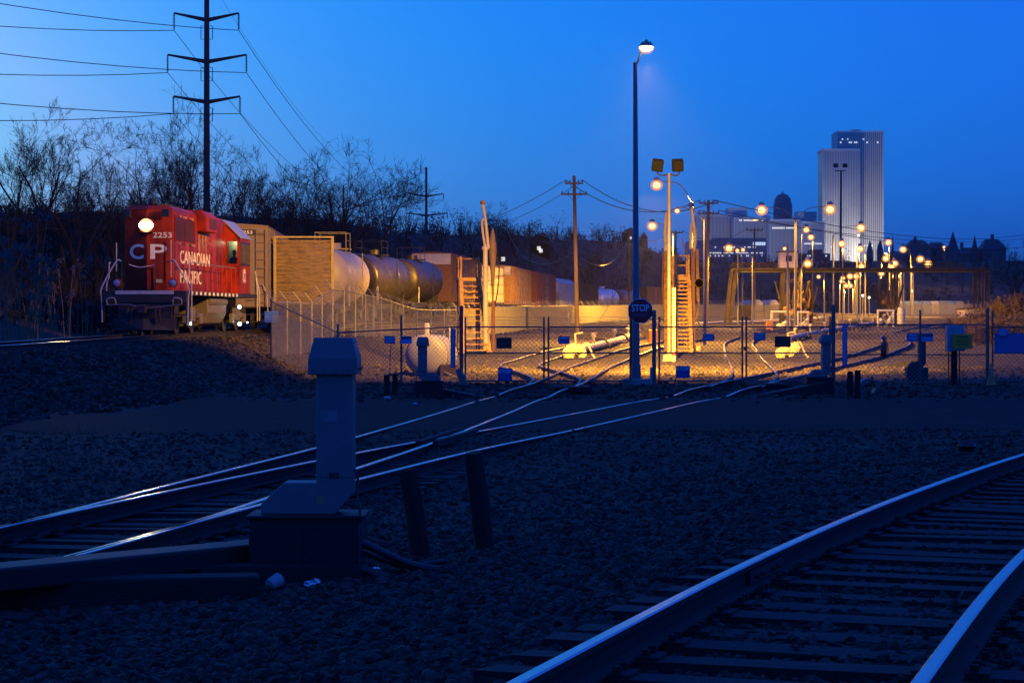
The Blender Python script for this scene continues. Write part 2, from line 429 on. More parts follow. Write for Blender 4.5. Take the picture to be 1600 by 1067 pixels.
def track(label, line, top, tie_from=0, tie_to=60, spacing=.55, tie_skip=None, cut=None, group=None, head=None, plates=0):
    """line: list of centre points (x,y,z of rail top); ties as parts, the rails swept"""
    t = thing('railway_track', label, 'track', (0,0,0))
    if group: t['group'] = group
    L = offset_line(line, -GA); Rr = offset_line(line, GA)
    for side in (L, Rr):
        if cut and side is L:
            i = min(range(len(side)), key=lambda k: abs(side[k].y - cut))
            g = (side[i+1] - side[i]).normalized() * .006
            rail_part(side[:i+1] , t); rail_part([side[i] + g * 2] + side[i+1:], t)
            d = (side[i+1] - side[i]).normalized(); jb = MB(); a = Vector((d.y, -d.x, 0))
            for s in (-1, 1):
                jb.bar(side[i] - d*.45 + a*s*.028 + Vector((0,0,-.085)), side[i] + d*.45 + a*s*.028 + Vector((0,0,-.085)), .022, .08)
                for kk in range(-2, 3):
                    if kk: jb.cyl(side[i] + d*kk*.15 + a*s*.03 + Vector((0,0,-.085)), side[i] + d*kk*.15 + a*s*.065 + Vector((0,0,-.085)), .016, n=6)
            jb.build('joint_bar', m_dark, t)
        elif head is None and side[-1].y > 75 and side[0].y < 40:
            j = next(k for k, q in enumerate(side) if q.y > 62); rail_part(side[:j+1], t); rail_part(side[j:], t, head=m_raildull)
        else: rail_part(side, t, head=head)
    pts = resample(line, spacing); rnd = random.Random(3)
    for i, p in enumerate(pts[:-1]):
        if not (tie_from < p.y < tie_to): continue
        if tie_skip and tie_skip(p): continue
        d = pts[i+1] - p
        tt = tie_at(p, math.atan2(d.y, d.x) - math.pi/2 + rnd.uniform(-.03,.03), t, dz=-.165 + rnd.uniform(-.015,.01), lean=rnd.uniform(-.01,.01))
        if p.y < plates:
            for sx in (-GA, GA):
                po = bpy.data.objects.new('tie_plate', PLATE_MESH); COL.objects.link(po); po.parent = tt; po.location = (sx, 0, .002)
    return t
def profile(xt, zt, y0, y1, step, dz=0):
    out = []; y = y0
    while y <= y1: out.append(Vector((interp(xt, y), y, (interp(zt, y) if zt else 0) + dz))); y += step
    return out
near_line = resample(catmull([(interp(RT, y), y, RT_TOP) for y in (-8,-2,3,7.8,12.25,17,23,30,38)], 12), .4)
track('near curved railway track with bright rails in the lower right corner', near_line, RT_TOP, 4, 34, .52, cut=12.25, plates=24)
def in_road(p):
    a, b = road_y(p.x); return a - .1 < p.y < b + .2
loco_line = resample(catmull(profile(T1X, T1Z, 34, 140, 9), 10), .8)
track('railway track on the embankment under the red locomotive', loco_line, 0, 34, 88, .6)
freight_line = resample(catmull(profile(T2X, T2Z, 85, 400, 9), 8), 1.0)
track('railway track carrying the long row of freight cars', freight_line, 0, 80, 130, .65, head=m_raildull)

def px_line(pix, lift, lead=None):
    pts = [hit(px, py, lift) + Vector((0, 0, lift)) for px, py in pix]
    return (lead or []) + pts
LT = .165
common = [(-5.6,6),(-4.95,10),(-4.33,13.5),(-3.62,17.5)]
left_c = [(-2.95,23),(-2.1,30),(-1.5,36),(-.75,44),(.12,53.6)]
right_c = [(-2.55,23),(-1.2,29.3),(.50,36),(2.4,44),(4.45,52.5)]
def w3(l, lift=LT): return [Vector((x, y, .02 + .145 + (.0 if y < 25 else 0))) for x, y in l]
def rail_z(p): return max(G(p.x, p.y) + .02, .165) if p.y < 56 else max(.165, G(p.x, p.y) + .16)
def lay(pts, step=.5):
    c = resample(catmull(pts, 10), step)
    for p in c: p.z = rail_z(p)
    for _ in range(6):
        for i in range(1, len(c) - 1): c[i].z = (c[i-1].z + 2*c[i].z + c[i+1].z) / 4
    return c
LINE_A = lay(w3(common + left_c) + px_line([(875,597),(928,570),(975,553),(1040,536),(1130,521),(1250,509),(1400,502)], .16))
LINE_B = lay(w3(common + right_c) + px_line([(1168,597),(1235,582),(1300,567),(1368,550),(1400,537),(1397,525),(1425,516),(1470,507),(1510,503)], .16))
LINE_S1 = lay(px_line([(862,602),(868,590),(835,578),(812,569),(850,556),(930,538),(1010,522),(1080,513)], .16))
LINE_S2 = lay(px_line([(1150,604),(1178,588),(1172,570),(1158,548),(1160,531),(1210,518),(1300,509),(1400,503)], .16))
TA = track('railway track running through the left pair of gates', LINE_A, 0, 8, 78, .56, in_road, plates=26)
TB = track('railway track running through the right pair of gates', LINE_B, 0, 24, 78, .56, in_road)
TS1 = track('curved siding joining the track behind the left gates', LINE_S1, 0, 66, 90, .6, head=m_raildull)
TS2 = track('curved siding joining the track behind the right gates', LINE_S2, 0, 66, 90, .6, head=m_raildull)
# frog and guard rail castings of the turnout
fr = MB(); 
fp = Vector((-1.02, 32.9, .155))
fr.bar(fp + Vector((-.42,-2.2,0)), fp + Vector((.12,2.4,0)), .10, .10); fr.bar(fp + Vector((-.16,-2.2,0)), fp + Vector((.40,1.9,0)), .09, .10)
fr.build('frog', m_rail, TA)
# timber crossing deck beside the left gate
dk = thing('crossing_deck', 'low timber crossing panel beside the rail behind the left gates', 'deck', tuple(hit(893, 611)))
for k in range(4): MB().box(-.55 + k*.28, -.29 + k*.28, -1.5, 1.6, 0, .16).build('plank', m_tie, dk, bevel=.015)
dk2 = thing('crossing_deck', 'low timber crossing panel beside the rail behind the right gates', 'deck', tuple(hit(1196, 606)))
for k in range(4): MB().box(-.55 + k*.28, -.29 + k*.28, -1.5, 1.6, 0, .16).build('plank', m_tie, dk2, bevel=.015)

# switch timbers and cover plates of the turnout in front of the near heater
sw = thing('switch_timber', 'pair of long heavy switch timbers carrying a steel duct beside the left rails', 'timber', (-3.3, 13.7, 0))
d = Vector((2.1, 1.35, 0))
for k in range(2):
    MB().bar(Vector((-.75 + k*.45, -.2 + k*.75, .06)), Vector((1.55 + k*.45, .1 + k*.75, .06)), .26, .2).build('timber', m_tie, sw, bevel=.02)
dc = MB(); dc.bar(Vector((-.6,-.9,.20)), Vector((1.9,1.7,.20)), .34, .16); dc.build('duct', mat('dull_duct_steel', (.02,.017,.015), .6, .1, .35, 4), sw, bevel=.02)

# ------------------------------------------------------------------ ballast stones (uncountable)
import numpy as np
rng = np.random.default_rng(5)
def icos():
    t = (1 + 5 ** .5) / 2
    v = np.array([(-1,t,0),(1,t,0),(-1,-t,0),(1,-t,0),(0,-1,t),(0,1,t),(0,-1,-t),(0,1,-t),(t,0,-1),(t,0,1),(-t,0,-1),(-t,0,1)], float); v /= np.linalg.norm(v[0])
    f = np.array([(0,11,5),(0,5,1),(0,1,7),(0,7,10),(0,10,11),(1,5,9),(5,11,4),(11,10,2),(10,7,6),(7,1,8),(3,9,4),(3,4,2),(3,2,6),(3,6,8),(3,8,9),(4,9,5),(2,4,11),(6,2,10),(8,6,7),(9,8,1)])
    return v, f
IV, IF = icos()
def stones(name, label, n, region, size, seed, bank=False):
    rg = np.random.default_rng(seed); V = []; Fc = []; k = 0; tries = 0
    while k < n and tries < n * 6:
        tries += 1
        y = region[0] * (region[1] / region[0]) ** rg.random()
        x = (rg.random() * 2 - 1) * (y * .275 + .6)
        r = road_y(x)
        if bank:
            x = -rg.uniform(7, .29 * y + 1.5)
            if G(x, y) < interp(BASE, y) + .12 or abs(x - interp(T1X, y)) < 1.2: continue
        elif r[0] - .6 * rg.random() < y < r[1] + .3 and rg.random() > .10: continue
        s = size * (0.45 + 1.3 * rg.random() ** 2.5)
        q = IV * (1 + .28 * rg.standard_normal((12, 1)).clip(-1, 1)) * np.array([1.2, .95, .8]) * s
        a = rg.random(3) * 6.28; ca, sa = np.cos(a), np.sin(a)
        q = q @ np.array([[ca[0], -sa[0], 0], [sa[0], ca[0], 0], [0, 0, 1]]) @ np.array([[1, 0, 0], [0, ca[1], -sa[1]], [0, sa[1], ca[1]]])
        z = G(x, y) + (.035 if not r[0] < y < r[1] else 0) * (mnoise.noise((x * .9, y * .9, 0)) + .8 * mnoise.noise((x * .25, y * .25, 5)))
        q += np.array([x, y, z + s * .12])
        V.append(q); Fc.append(IF + 12 * k); k += 1
    V = np.concatenate(V); Fc = np.concatenate(Fc)
    me = bpy.data.meshes.new(name); me.from_pydata(V.tolist(), [], Fc.tolist()); me.update(); me.materials.append(m_stone)
    o = bpy.data.objects.new(name, me); COL.objects.link(o); tag(o, label, 'gravel', kind='stuff'); return o
stones('ballast_stones', 'loose crushed ballast stones covering the near ground', 52000, (7.0, 36), .024, 1)
stones('embankment_ballast', 'loose ballast stones on the slope below the red locomotive', 11000, (31, 86), .05, 4, True)
stones('yard_gravel', 'loose gravel scattered on the ground around the gates', 9000, (50, 80), .05, 2)
# ------------------------------------------------------------------ track switch heaters (grey ducted blowers)
m_heater = mat('grey_blue_heater_paint', (.14,.145,.15), .55, .1, .12, 5, .05, 40, dirt=((.09,.085,.08), .3, 5))
m_hbase = mat('black_heater_base', (.009,.009,.009), .6, .1, .4, 5, .2)
def heater(label, loc, flip=1, k=1.0, yaw=0.0, details=True):
    t = thing('switch_heater', label, 'heater', loc, yaw, 'track switch heaters'); f = flip
    b = MB(); b.box(-.41*k, .41*k, -.26*k, .26*k, -.04, .50*k); b.build('base_box', m_hbase, t, bevel=.012)
    b = MB(); b.box(-.43*k, .43*k, -.28*k, .28*k, .50*k, .525*k); b.build('base_lid', m_hbase, t, bevel=.006)
    duct = [(.07,1.58),(.335,1.58),(.335,.67),(.205,.525),(-.335,.525),(-.335,.60),(-.17,.755),(.07,.755)]
    b = MB(); b.prism([(u*f*k, v*k) for u, v in duct], 'y', -.15*k, .15*k); b.build('duct', m_heater, t, bevel=.008)
    b = MB(); b.prism([(u*f*k, v*k) for u, v in [(.062,.80),(.343,.80),(.343,.815),(.062,.815)]], 'y', -.157*k, .157*k); b.build('seam_band', m_heater, t)
    h0, h1, h2 = 1.545*k, 1.66*k, 1.815*k
    b = MB()
    def ring(x0, x1, yy, z): return [(x0*f*k, -yy*k, z), (x1*f*k, -yy*k, z), (x1*f*k, yy*k, z), (x0*f*k, yy*k, z)]
    vs = ring(.01,.375,.205,h0) + ring(.015,.372,.205,h1) + ring(.055,.335,.165,h2)
    b.add(vs, [(0,1,2,3),(8,11,10,9)] + [(r*4+i, r*4+(i+1)%4, r*4+4+(i+1)%4, r*4+4+i) for r in range(2) for i in range(4)])
    b.build('hood', m_heater, t, bevel=.008)
    if details:
        b = MB()
        for i in range(5): b.cyl((f*k*(.36), (-.15 + i*.075)*k, h0 + .04), (f*k*.385, (-.15 + i*.075)*k, h0 + .04), .009, n=6)
        for i in range(4): b.cyl((f*k*(.05 + i*.085), -.2*k, h0+.03), (f*k*(.05+i*.085), -.212*k, h0+.03), .006, n=6)
        b.build('bolt', m_dark, t)
        for sx in (-1, 1):
            MB().box(sx*.205*k-.185*k, sx*.205*k+.185*k, -.268*k, -.262*k, .06*k, .45*k).build('access_panel', m_hbase, t, bevel=.004)
        b = MB()
        for sx in (-1, 1):
            for zz_ in (.12, .38): b.box(sx*.385*k-.02, sx*.385*k+.02, -.275*k, -.262*k, zz_*k, zz_*k+.05)
        b.build('hinge', m_dark, t)
        MB().box(f*k*.10, f*k*.22, -.153*k, -.1505*k, 1.20*k, 1.28*k).build('data_plate', m_galv, t)
        b = MB(); b.box(f*k*.10-.03, f*k*.10+.03, -.153*k, -.1505*k, .60*k, .66*k); b.build('warning_label', mat('faded_label', (.30,.24,.10), .6), t)
        b = MB(); b.box(f*k*.20-.035, f*k*.20+.035, -.162*k, -.15*k, .79*k, .83*k); b.build('latch', m_dark, t)
        b = MB(); b.tube([(f*.345*k,-.10*k,.85*k),(f*.37*k,-.1*k,.8*k),(f*.365*k,-.12*k,.65*k),(f*.39*k,-.16*k,.56*k),(f*.40*k,-.285*k,.45*k),(f*.40*k,-.29*k,.0)], .012, 6)
        b.build('conduit', m_black, t, smooth=True)
    return t
hp = hit(477, 914)
heater('large grey L-shaped switch heater on a black base in the near foreground', (hp.x, hp.y + .25, hp.z - .02), 1, 1.0)
q = on(671, 54.5); heater('small grey switch heater beside the round white tank', (q.x, q.y, q.z - .02), -1, .93)
q = on(1280, 57.5); heater('small grey switch heater at the rails behind the right gate', (q.x, q.y, q.z - .02), 1, .95)
q = on(1432, 66); heater('black switch heater behind the right wire fence panel', (q.x, q.y, q.z), 1, .85, details=False)
for o in bpy.data.objects:
    if o.parent and o.parent.get('label', '').startswith('black switch heater') and o.type == 'MESH': o.data.materials[0] = m_hbase

# corrugated hoses and pipe at the near heater
hz = thing('hose_bundle', 'black conduit hoses lying on the stones right of the near heater', 'hose', (hp.x + .45, hp.y, hp.z))
for k, (a, b2, r) in enumerate((((-.05,.1,.30),(.72,.45,.05),.03), ((-.05,.0,.12),(.62,.1,.04),.035), ((-.05,.2,.22),(.55,.5,.12),.022))):
    pts = [Vector(a), Vector(a)*.5 + Vector(b2)*.5 + Vector((0,-.05,-.06)), Vector(b2)]
    MB().tube(catmull(pts, 8), r, 8).build('hose', m_black, hz, smooth=True)

# timber bollards
m_timber = mat('old_timber_post', (.014,.012,.011), .9, 0, .5, 4, .7, 18, streak=6)
def bollard(label, px, py, h, r, lean, sides=9):
    p = hit(px, py); t = MB(); n = sides
    top = Vector((lean[0], lean[1], h)); pts = [Vector((0,0,-.2)), Vector((0,0,.0)), top * .5 + Vector((.006,0,0)), top]
    t.tube(pts, [r*1.06, r*1.03, r*.99, r*.95], n)
    rg = random.Random(int(px))
    for i, v in enumerate(t.v): t.v[i] = (v[0] + rg.uniform(-.008,.008), v[1] + rg.uniform(-.008,.008), v[2] + (rg.uniform(-.02,.015) if i >= 3*n else 0))
    o = t.build('timber_bollard', m_timber, smooth=True, bevel=.006); o.location = p
    return tag(o, label, 'bollard', 'timber bollards')
bollard('leaning timber bollard nearest the grey heater, its top cut slanted', 657, 868, .70, .085, (-.11, .02))
bollard('leaning dark timber bollard standing right of its twin near the heater', 757, 856, .80, .085, (-.10, .0))
bollard('short black bollard left of its pair by the left fence', 604, 620, .60, .085, (0, 0))
bollard('short black bollard right of its pair by the left fence', 617, 617, .60, .085, (.0, .0))
bollard('short black bollard left of its pair below the right fence panel', 1328, 621, .72, .085, (0, 0))
bollard('short black bollard right of its pair below the right fence panel', 1340, 622, .76, .085, (0, 0))

# small litter
m_plastic = mat('pale_plastic', (.34,.34,.35), .35, 0, .1, 9)
p = hit(420, 925); b = MB(); b.lathe([(.02,0),(.055,.005),(.062,.03),(.075,.15),(.078,.155),(.07,.15),(.055,.02),(.001,.015)], n=14)
o = b.build('paper_cup', m_plastic, smooth=True); o.location = p + Vector((0,0,.05)); o.rotation_euler = (R(75), R(20), R(140)); o.scale = (.7,.7,.7); tag(o, 'crumpled pale cup lying on stones below the near heater', 'cup')
def crumple(name, label, px, py, s, m, seed, cat):
    rg = random.Random(seed); b = MB(); b.ball((0,0,0), s, 12, .6)
    b.v = [(x*(1+rg.uniform(-.45,.45)), y*(1+rg.uniform(-.45,.45)), z*(1+rg.uniform(-.5,.4))) for x, y, z in b.v]
    o = b.build(name, m); o.location = hit(px, py) + Vector((0,0,s*.5)); return tag(o, label, cat)
m_shiny = mat('shiny_wrapper', (.6,.62,.66), .18, .8, .1, 9)
crumple('crumpled_bag', 'shiny crumpled plastic bag at the foot of the near heater base', 490, 918, .055, m_shiny, 4, 'litter')
crumple('crumpled_can', 'small crushed shiny can on the stones right of the near heater', 588, 893, .035, m_shiny, 6, 'litter')
crumple('paper_scrap', 'small pale scrap at the foot of the short black bollards', 605, 626, .10, m_plastic, 8, 'litter')
crumple('road_scrap', 'tiny pale scrap lying on the asphalt road', 648, 633, .06, m_plastic, 9, 'litter')
crumple('torn_tarp', 'dark rag lying on gravel near the right edge of the road', 1508, 705, .16, m_black, 12, 'litter')
crumple('pale_block', 'pale block lying beside the right heater base', 1283, 613, .20, m_plastic, 13, 'litter')

# ------------------------------------------------------------------ chain link fencing
m_link = mat('chain_link_wire', (.26,.26,.27), .5, .4, .15, 5)
m_bluepost = mat('painted_fence_post', (.10,.105,.115), .5, .2, .2, 4)
def chain(mb, a, b, z0, z1, mesh=.075, w=.0055):
    """diamond mesh between ground points a and b; z0,z1 heights above each end's own level"""
    a = Vector(a); b = Vector(b); L = (Vector((b.x, b.y, 0)) - Vector((a.x, a.y, 0))).length; H = z1 - z0
    d = (b - a) / L; nrm = Vector((d.y, -d.x, 0)).normalized()
    def pt(u, v): return a + d * u + Vector((0, 0, z0 + v))
    s = mesh * 1.4142
    for sg in (1, -1):
        k0 = -H if sg == 1 else 0; k = k0
        while k < L + (H if sg == -1 else 0):
            # line u = k + sg*v
            v0, v1 = 0.0, H
            if sg == 1:
                if k < 0: v0 = -k
                if k + H > L: v1 = L - k
            else:
                if k > L: v0 = k - L
                if k - H < 0: v1 = k
            if v1 - v0 > .02:
                mb.bar(pt(k + sg*v0, v0) + nrm*sg*.003, pt(k + sg*v1, v1) + nrm*sg*.003, w, w, up=nrm)
            k += s
    return mb
# rear fence: follows the freight track and turns round the yard
m_slat = mat('grey_privacy_slats', (.20,.19,.185), .55, .2, .18, 2)
rear = [(-8.44,70),(-8.07,76),(-7.7,84.3),(-6.95,93.4),(-6.1,104),(-3.2,118)]
rear2 = [(-3.2,118),(-.6,142),(2.2,165),(6,178),(10,196),(15,212),(21,220),(26.5,226)]
def fence_run(label, line, spacing, hgt, slats, mesh=.085, w=.007, group='yard perimeter fencing'):
    t = thing('perimeter_fence', label, 'fence', (0,0,0), 0, group)
    pts = [Vector((x, y, 0)) for x, y in line]; pts = resample(catmull(pts, 12), spacing)
    for p in pts: p.z = G(p.x, p.y)
    post = MB(); post.cyl((0,0,-.2), (0,0,hgt+.05), .035, n=8); post.bar((0,0,hgt+.05), (-.28,-.12,hgt+.42), .05, .03)
    pm = None
    for p in pts:
        if pm is None: o = post.build('post', m_galv, t, loc=p); pm = o.data
        else:
            o = bpy.data.objects.new('post', pm); COL.objects.link(o); o.parent = t; o.location = p
    rail = MB(); rail.tube([p + Vector((0,0,hgt)) for p in pts], .024, 6); rail.build('top_rail', m_galv, t)
    bw = MB()
    for k in (.25, .55, .85):
        bw.tube([p + Vector((-.28*k, -.12*k, hgt + .05 + .37*k)) for p in pts], .006, 4)
    bw.build('barbed_wire', m_galv, t)
    ch = MB()
    for a, b in zip(pts, pts[1:]): chain(ch, a, b, .05, hgt, mesh, w)
    ch.build('wire_mesh', m_link, t)['kind'] = 'stuff'
    if slats:
        sl = MB()
        for a, b in zip(pts, pts[1:]):
            n = int((b - a).length / .16); 
            for i in range(n):
                u = (i + .5) / n; p = a + (b - a) * u
                sl.box(-.052, .052, -.01, .01, .08, hgt - .04 + .02*math.sin(i*9.1), Matrix.Translation(p + Vector((0,.03,0))))
        sl.build('privacy_slats', m_slat, t)['kind'] = 'stuff'
    return t
fence_run('tall chain link fence with slanted barbed wire arms in front of the tank cars', rear, 3.0, 1.98, False, .085, .0045)
fence_run('slatted wire fence receding behind the left stair tower and wooden pole', rear2, 3.0, 1.95, True, .13, .012)
fence_run('slatted wire fence behind the lamp posts left of the control booth', [(21.5,214),(25,212),(28.5,212),(31.5,214)], 3.0, 1.9, True, .16, .014)
fence_run('far slatted fence at the foot of the dark hill on the right', [(48,255),(54,258),(60,258),(65,262)], 3.0, 1.9, True, .16, .014)

# ------------------------------------------------------------------ front fence and gates
GYD = 63.0
def post_thing(label, px, Y, h, r=.045, cap=True, m=None):
    p = on(px, Y); b = MB(); b.cyl((0,0,-.3), (0,0,h), r, n=12)
    if cap: b.lathe([(r*1.12,0),(r*1.12,.03),(r*.7,.07),(.005,.085)], (0,0,h), n=12)
    o = b.build('gate_post', m or m_bluepost, smooth=True, loc=p); return tag(o, label, 'post', 'front fence posts')
post_thing('tall dark gate post left of the left pair of gates', 721, GYD, 2.42, .06)
post_thing('dark gate post just left of the lamp post', 980, GYD, 2.1, .05) if False else None
post_thing('dark gate post directly left of the lamp post behind the stop sign', 987, GYD+.5, 2.2, .05)
post_thing('dark gate post between the stop sign and the right pair of gates', 1022, GYD, 2.28, .065)
post_thing('tall gate post at the right end of the right pair of gates', 1302, GYD, 2.45, .065)
post_thing('slender fence post behind the blue notices on the right panel', 1438, GYD, 2.3, .035)
post_thing('stout blue-grey post left of the blue panelled gate', 1543, GYD, 2.35, .055)
post_thing('blue-grey corner post carrying the striped notice left of the fence', 425, 69.5, 2.05, .06)
def gate_leaf(label, px0, px1, Y=GYD, z_bot=.12, z_top=1.83, mid=1.0, swing=0.0, ext0=.32, ext1=.32, panel=False):
    a = on(px0, Y); b = on(px1, Y); g = (a.z + b.z) / 2; w = b.x - a.x
    t = thing('gate_leaf', label, 'gate', (a.x, a.y, g), swing, 'chain link gate leaves')
    for nm, x, e in (('stile', 0, ext0), ('stile', w, ext1)):
        MB().cyl((x,0,z_bot-.02), (x,0,z_top+e), .03, n=8).build(nm, m_bluepost, t, smooth=True)
    for nm, z in (('top_rail', z_top), ('middle_rail', mid), ('bottom_rail', z_bot)):
        MB().cyl((.03,0,z), (w-.03,0,z), .024, n=8).build(nm, m_bluepost, t, smooth=True)
    chain(MB(), (0,.035,0), (w,.035,0), z_bot, z_top, .10, .010).build('wire_mesh', m_link, t)['kind'] = 'stuff'
    bw = MB()
    for k in (.1, .2, .3):
        bw.tube([(w*i/8, 0, z_top + k + .012*math.sin(i*2.3)) for i in range(9)], .006, 4)
    bw.build('barbed_wire', m_galv, t)
    if panel:
        MB().box(.05, w-.05, -.02, .0, mid-.02, mid+.62).build('solid_panel', m_blue_sign, t)
    return t
gate_leaf('left leaf of the left pair of gates with a dark plate', 727, 850)
gate_leaf('right leaf of the left pair of gates with one blue notice', 857, 985)
gate_leaf('left leaf of the right pair of gates beside the stop sign', 1030, 1160)
gate_leaf('right leaf of the right pair of gates with a dark plate', 1166, 1297)
gate_leaf('gate with a solid blue lower panel at the right edge', 1551, 1662, panel=True, ext0=.5)
lk = MB(); lk.bar((0,0,0), (.0,0,.10), .10, .05); lk.bar((-.22,0,.05),(.2,0,.05), .02, .02)
pp = on(853, GYD); o = lk.build('gate_latch', m_dark, loc=(pp.x, pp.y-.05, pp.z+1.1)); tag(o, 'drop latch with chain where the left gates meet', 'latch')
pp = on(1163, GYD); o = lk.build('gate_latch', m_dark, loc=(pp.x, pp.y-.05, pp.z+1.1)); tag(o, 'drop latch with chain where the right gates meet', 'latch')

def panel_fence(label, pts, z_top, mid=None, posts=(), zb=.05, mesh=.075, wire=3):
    t = thing('fence_panel', label, 'fence', (0,0,0), 0, 'front chain link fencing')
    P3 = [on(px, Y) for px, Y in pts]; zt = z_top if isinstance(z_top, list) else [z_top] * len(P3)
    MB().tube([p + Vector((0,0,z)) for p, z in zip(P3, zt)], .024, 8).build('top_rail', m_bluepost, t)
    if mid: MB().tube([p + Vector((0,0,mid)) for p in P3], .018, 8).build('middle_rail', m_bluepost, t)
    ch = MB()
    for (a, b, za, zb2) in zip(P3, P3[1:], zt, zt[1:]): chain(ch, a, b, zb, min(za, zb2), .10, .010)
    ch.build('wire_mesh', m_link, t)['kind'] = 'stuff'
    bw = MB()
    for k in range(wire): bw.tube([p + Vector((0,0,z + .1*(k+1))) for p, z in zip(P3, zt)], .006, 4)
    if wire: bw.build('barbed_wire', m_galv, t)
    for px, Y, h in posts:
        p = on(px, Y); MB().cyl(p + Vector((0,0,-.2)), p + Vector((0,0,h)), .035, n=8).build('post', m_bluepost, t, smooth=True)
    return t
panel_fence('low chain link fence in front of the round white tank', [(425,69.3),(528,64.5),(610,63.8),(718,63)], [2.0,1.62,1.72,1.83], None, [(528,64.5,1.9),(627,63.6,2.2)])
panel_fence('chain link panel carrying the fire extinguisher right of the gates', [(1304,63),(1370,63),(1436,63),(1540,63)], 1.9, .95, [])

# ------------------------------------------------------------------ signs on the fence and gates
def lines_sign(name, label, px, py, wpx, hpx, Y=GYD - .06, m=None, rows=((.78,.8,.10),(.52,.7,.06),(.38,.75,.06),(.24,.6,.06)), ink=None, tilt=0.0, post=None, text=None, group='notices on the yard fence'):
    c = P(px, py, Y); w = wpx / sc(Y); h = hpx / sc(Y)
    t = thing(name, label, 'sign', c, 0, group); t.rotation_euler = (0, tilt, 0)
    MB().box(-w/2, w/2, -.004, .004, -h/2, h/2).build('plate', m or m_blue_sign, t, bevel=.003)
    if ink is not False:
        for i, (v, frac, th) in enumerate(rows):
            z = -h/2 + h * v
            # broken strokes: print too small to read
            rg = random.Random(int(px*7 + i)); x = -w*frac/2
            b = MB()
            while x < w*frac/2:
                L = rg.uniform(.05,.14)*w; b.box(x, min(x+L, w*frac/2), -.006, -.0045, z - h*th/2, z + h*th/2); x += L + w*.03
            b.build('print_line', ink or m_sign_ink, t)
    if text:
        for body, v, sz, wd in text:
            text_part('lettering', body, sz*h, m_sign_ink, t, frame_M((0, -.0062, -h/2 + h*v), (1,0,0), (0,0,1)), width=wd*w, extrude=.001)
    if post:
        MB().cyl((post[0], .02, -post[2]), (post[1], .02, h/2), .016, n=6).build('stake', m_galv, t)
    return t
m_blue2 = mat('pale_blue_notice', (.16,.34,.62), .5, 0, .1, 4)
m_brownplate = mat('dark_brown_plate', (.05,.032,.025), .6, 0, .2, 4)
m_yel = mat('yellow_notice', (.8,.32,.02), .5, 0, .1, 4)
m_ink = mat('black_ink', (.02,.02,.02), .6, 0, .1, 4)
lines_sign('striped_notice', 'blue striped notice with a dark dot on the corner post', 424, 495, 21, 17, 69.3, m_blue2, ((.15,.95,.1),(.85,.95,.1),(.35,.95,.05),(.65,.95,.05)), m_blue_sign)
lines_sign('blue_notice', 'blue notice on a thin stake left of the round tank', 609, 531, 17, 12, 63.4, m_blue_sign, post=(-.02,.05,1.35), rows=((.7,.8,.1),(.45,.7,.08),(.25,.6,.08)))
lines_sign('blue_notice', 'pale notice with a dark header left of the round tank', 635, 531, 17, 12, 63.3, m_blue2, ((.75,.95,.35),), m_ink)
lines_sign('small_plate', 'small dark plate on the rear fence above the near heater', 543, 519, 12, 5.5, 70, m_brownplate, ink=False)
lines_sign('vertical_notice', 'narrow upright blue notice hung left of the gate post', 707.5, 544, 8, 61, 62.9, m_blue_sign, tuple((.06 + .055*i, .5, .02) for i in range(17)))
lines_sign('vertical_notice', 'narrow upright blue notice on the fence right of the gates', 1320, 539, 8, 66, 62.9, m_blue_sign, tuple((.06 + .055*i, .5, .02) for i in range(17)))
lines_sign('dark_plate', 'dark brown plate on the left leaf of the left gates', 787.5, 536, 24, 17, m=m_brownplate, ink=False)
lines_sign('blue_notice', 'blue notice on the right leaf of the left gates', 881, 531.5, 17.5, 12, rows=((.75,.85,.12),))
lines_sign('blue_notice', 'blue notice on the left leaf of the right gates', 1107, 527, 18, 11)
lines_sign('blue_notice', 'blue notice near the latch of the right gates', 1187, 525.5, 18, 12)
lines_sign('dark_plate', 'dark brown plate on the right leaf of the right gates', 1223, 534, 25, 17, m=m_brownplate, ink=False)
lines_sign('blue_notice', 'bright blue notice left of the slender post on the right panel', 1426, 527, 18, 13)
lines_sign('blue_notice', 'blue notice with a dark header right of the slender post', 1449, 527, 18, 13, m=m_blue2, rows=((.75,.95,.35),), ink=m_ink)
lines_sign('blue_notice', 'blue notice above the solid panel of the right edge gate', 1567, 519.5, 18, 12)
lines_sign('yellow_notice', 'yellow notice with black print beside the grey cabinet', 1504, 533.5, 31, 23, 62.2, m_yel, ((.8,.55,.09),(.6,.65,.05),(.48,.6,.05),(.36,.62,.05),(.24,.55,.05)), m_ink)

# blue stop flags clamped to the rails
def rail_flag(label, px, py, base, txt):
    Y = hit(*base, .16).y - .02; c = P(px, py, Y); h = 19 / sc(Y); w = 22 / sc(Y); g = P(base[0], base[1], Y)
    t = thing('rail_flag', label, 'sign', c, 0, 'blue stop flags on the rails')
    MB().box(-w/2, w/2, -.004, .004, -h/2, h/2).build('plate', mat('deep_blue_flag', (.02,.07,.32), .45, 0, .15, 5), t, bevel=.004)
    b = MB(); b.cyl((g.x - c.x, .01, g.z - c.z), (-w*.25 if True else 0, .012, h*.2), .018, n=6); b.build('stake', m_black, t)
    b = MB(); b.box(g.x - c.x - .09, g.x - c.x + .09, -.06, .1, g.z - c.z - .05, g.z - c.z + .05); b.build('clamp', m_dark, t, bevel=.01)
    m = m_sign_ink
    for body, v, sz, wd in txt: text_part('lettering', body, sz*h, m, t, frame_M((0, -.0062, -h/2 + h*v), (1,0,0), (0,0,1)), width=wd*w, extrude=.001)
rail_flag('blue stop flag clamped to the rail in front of the left gates', 789, 585, (774,616), (('STOP',.72,.42,.84),))
rail_flag('blue stop flag clamped to the rail in front of the right gates', 1067, 581, (1047,617), (('STOP',.72,.42,.84),))

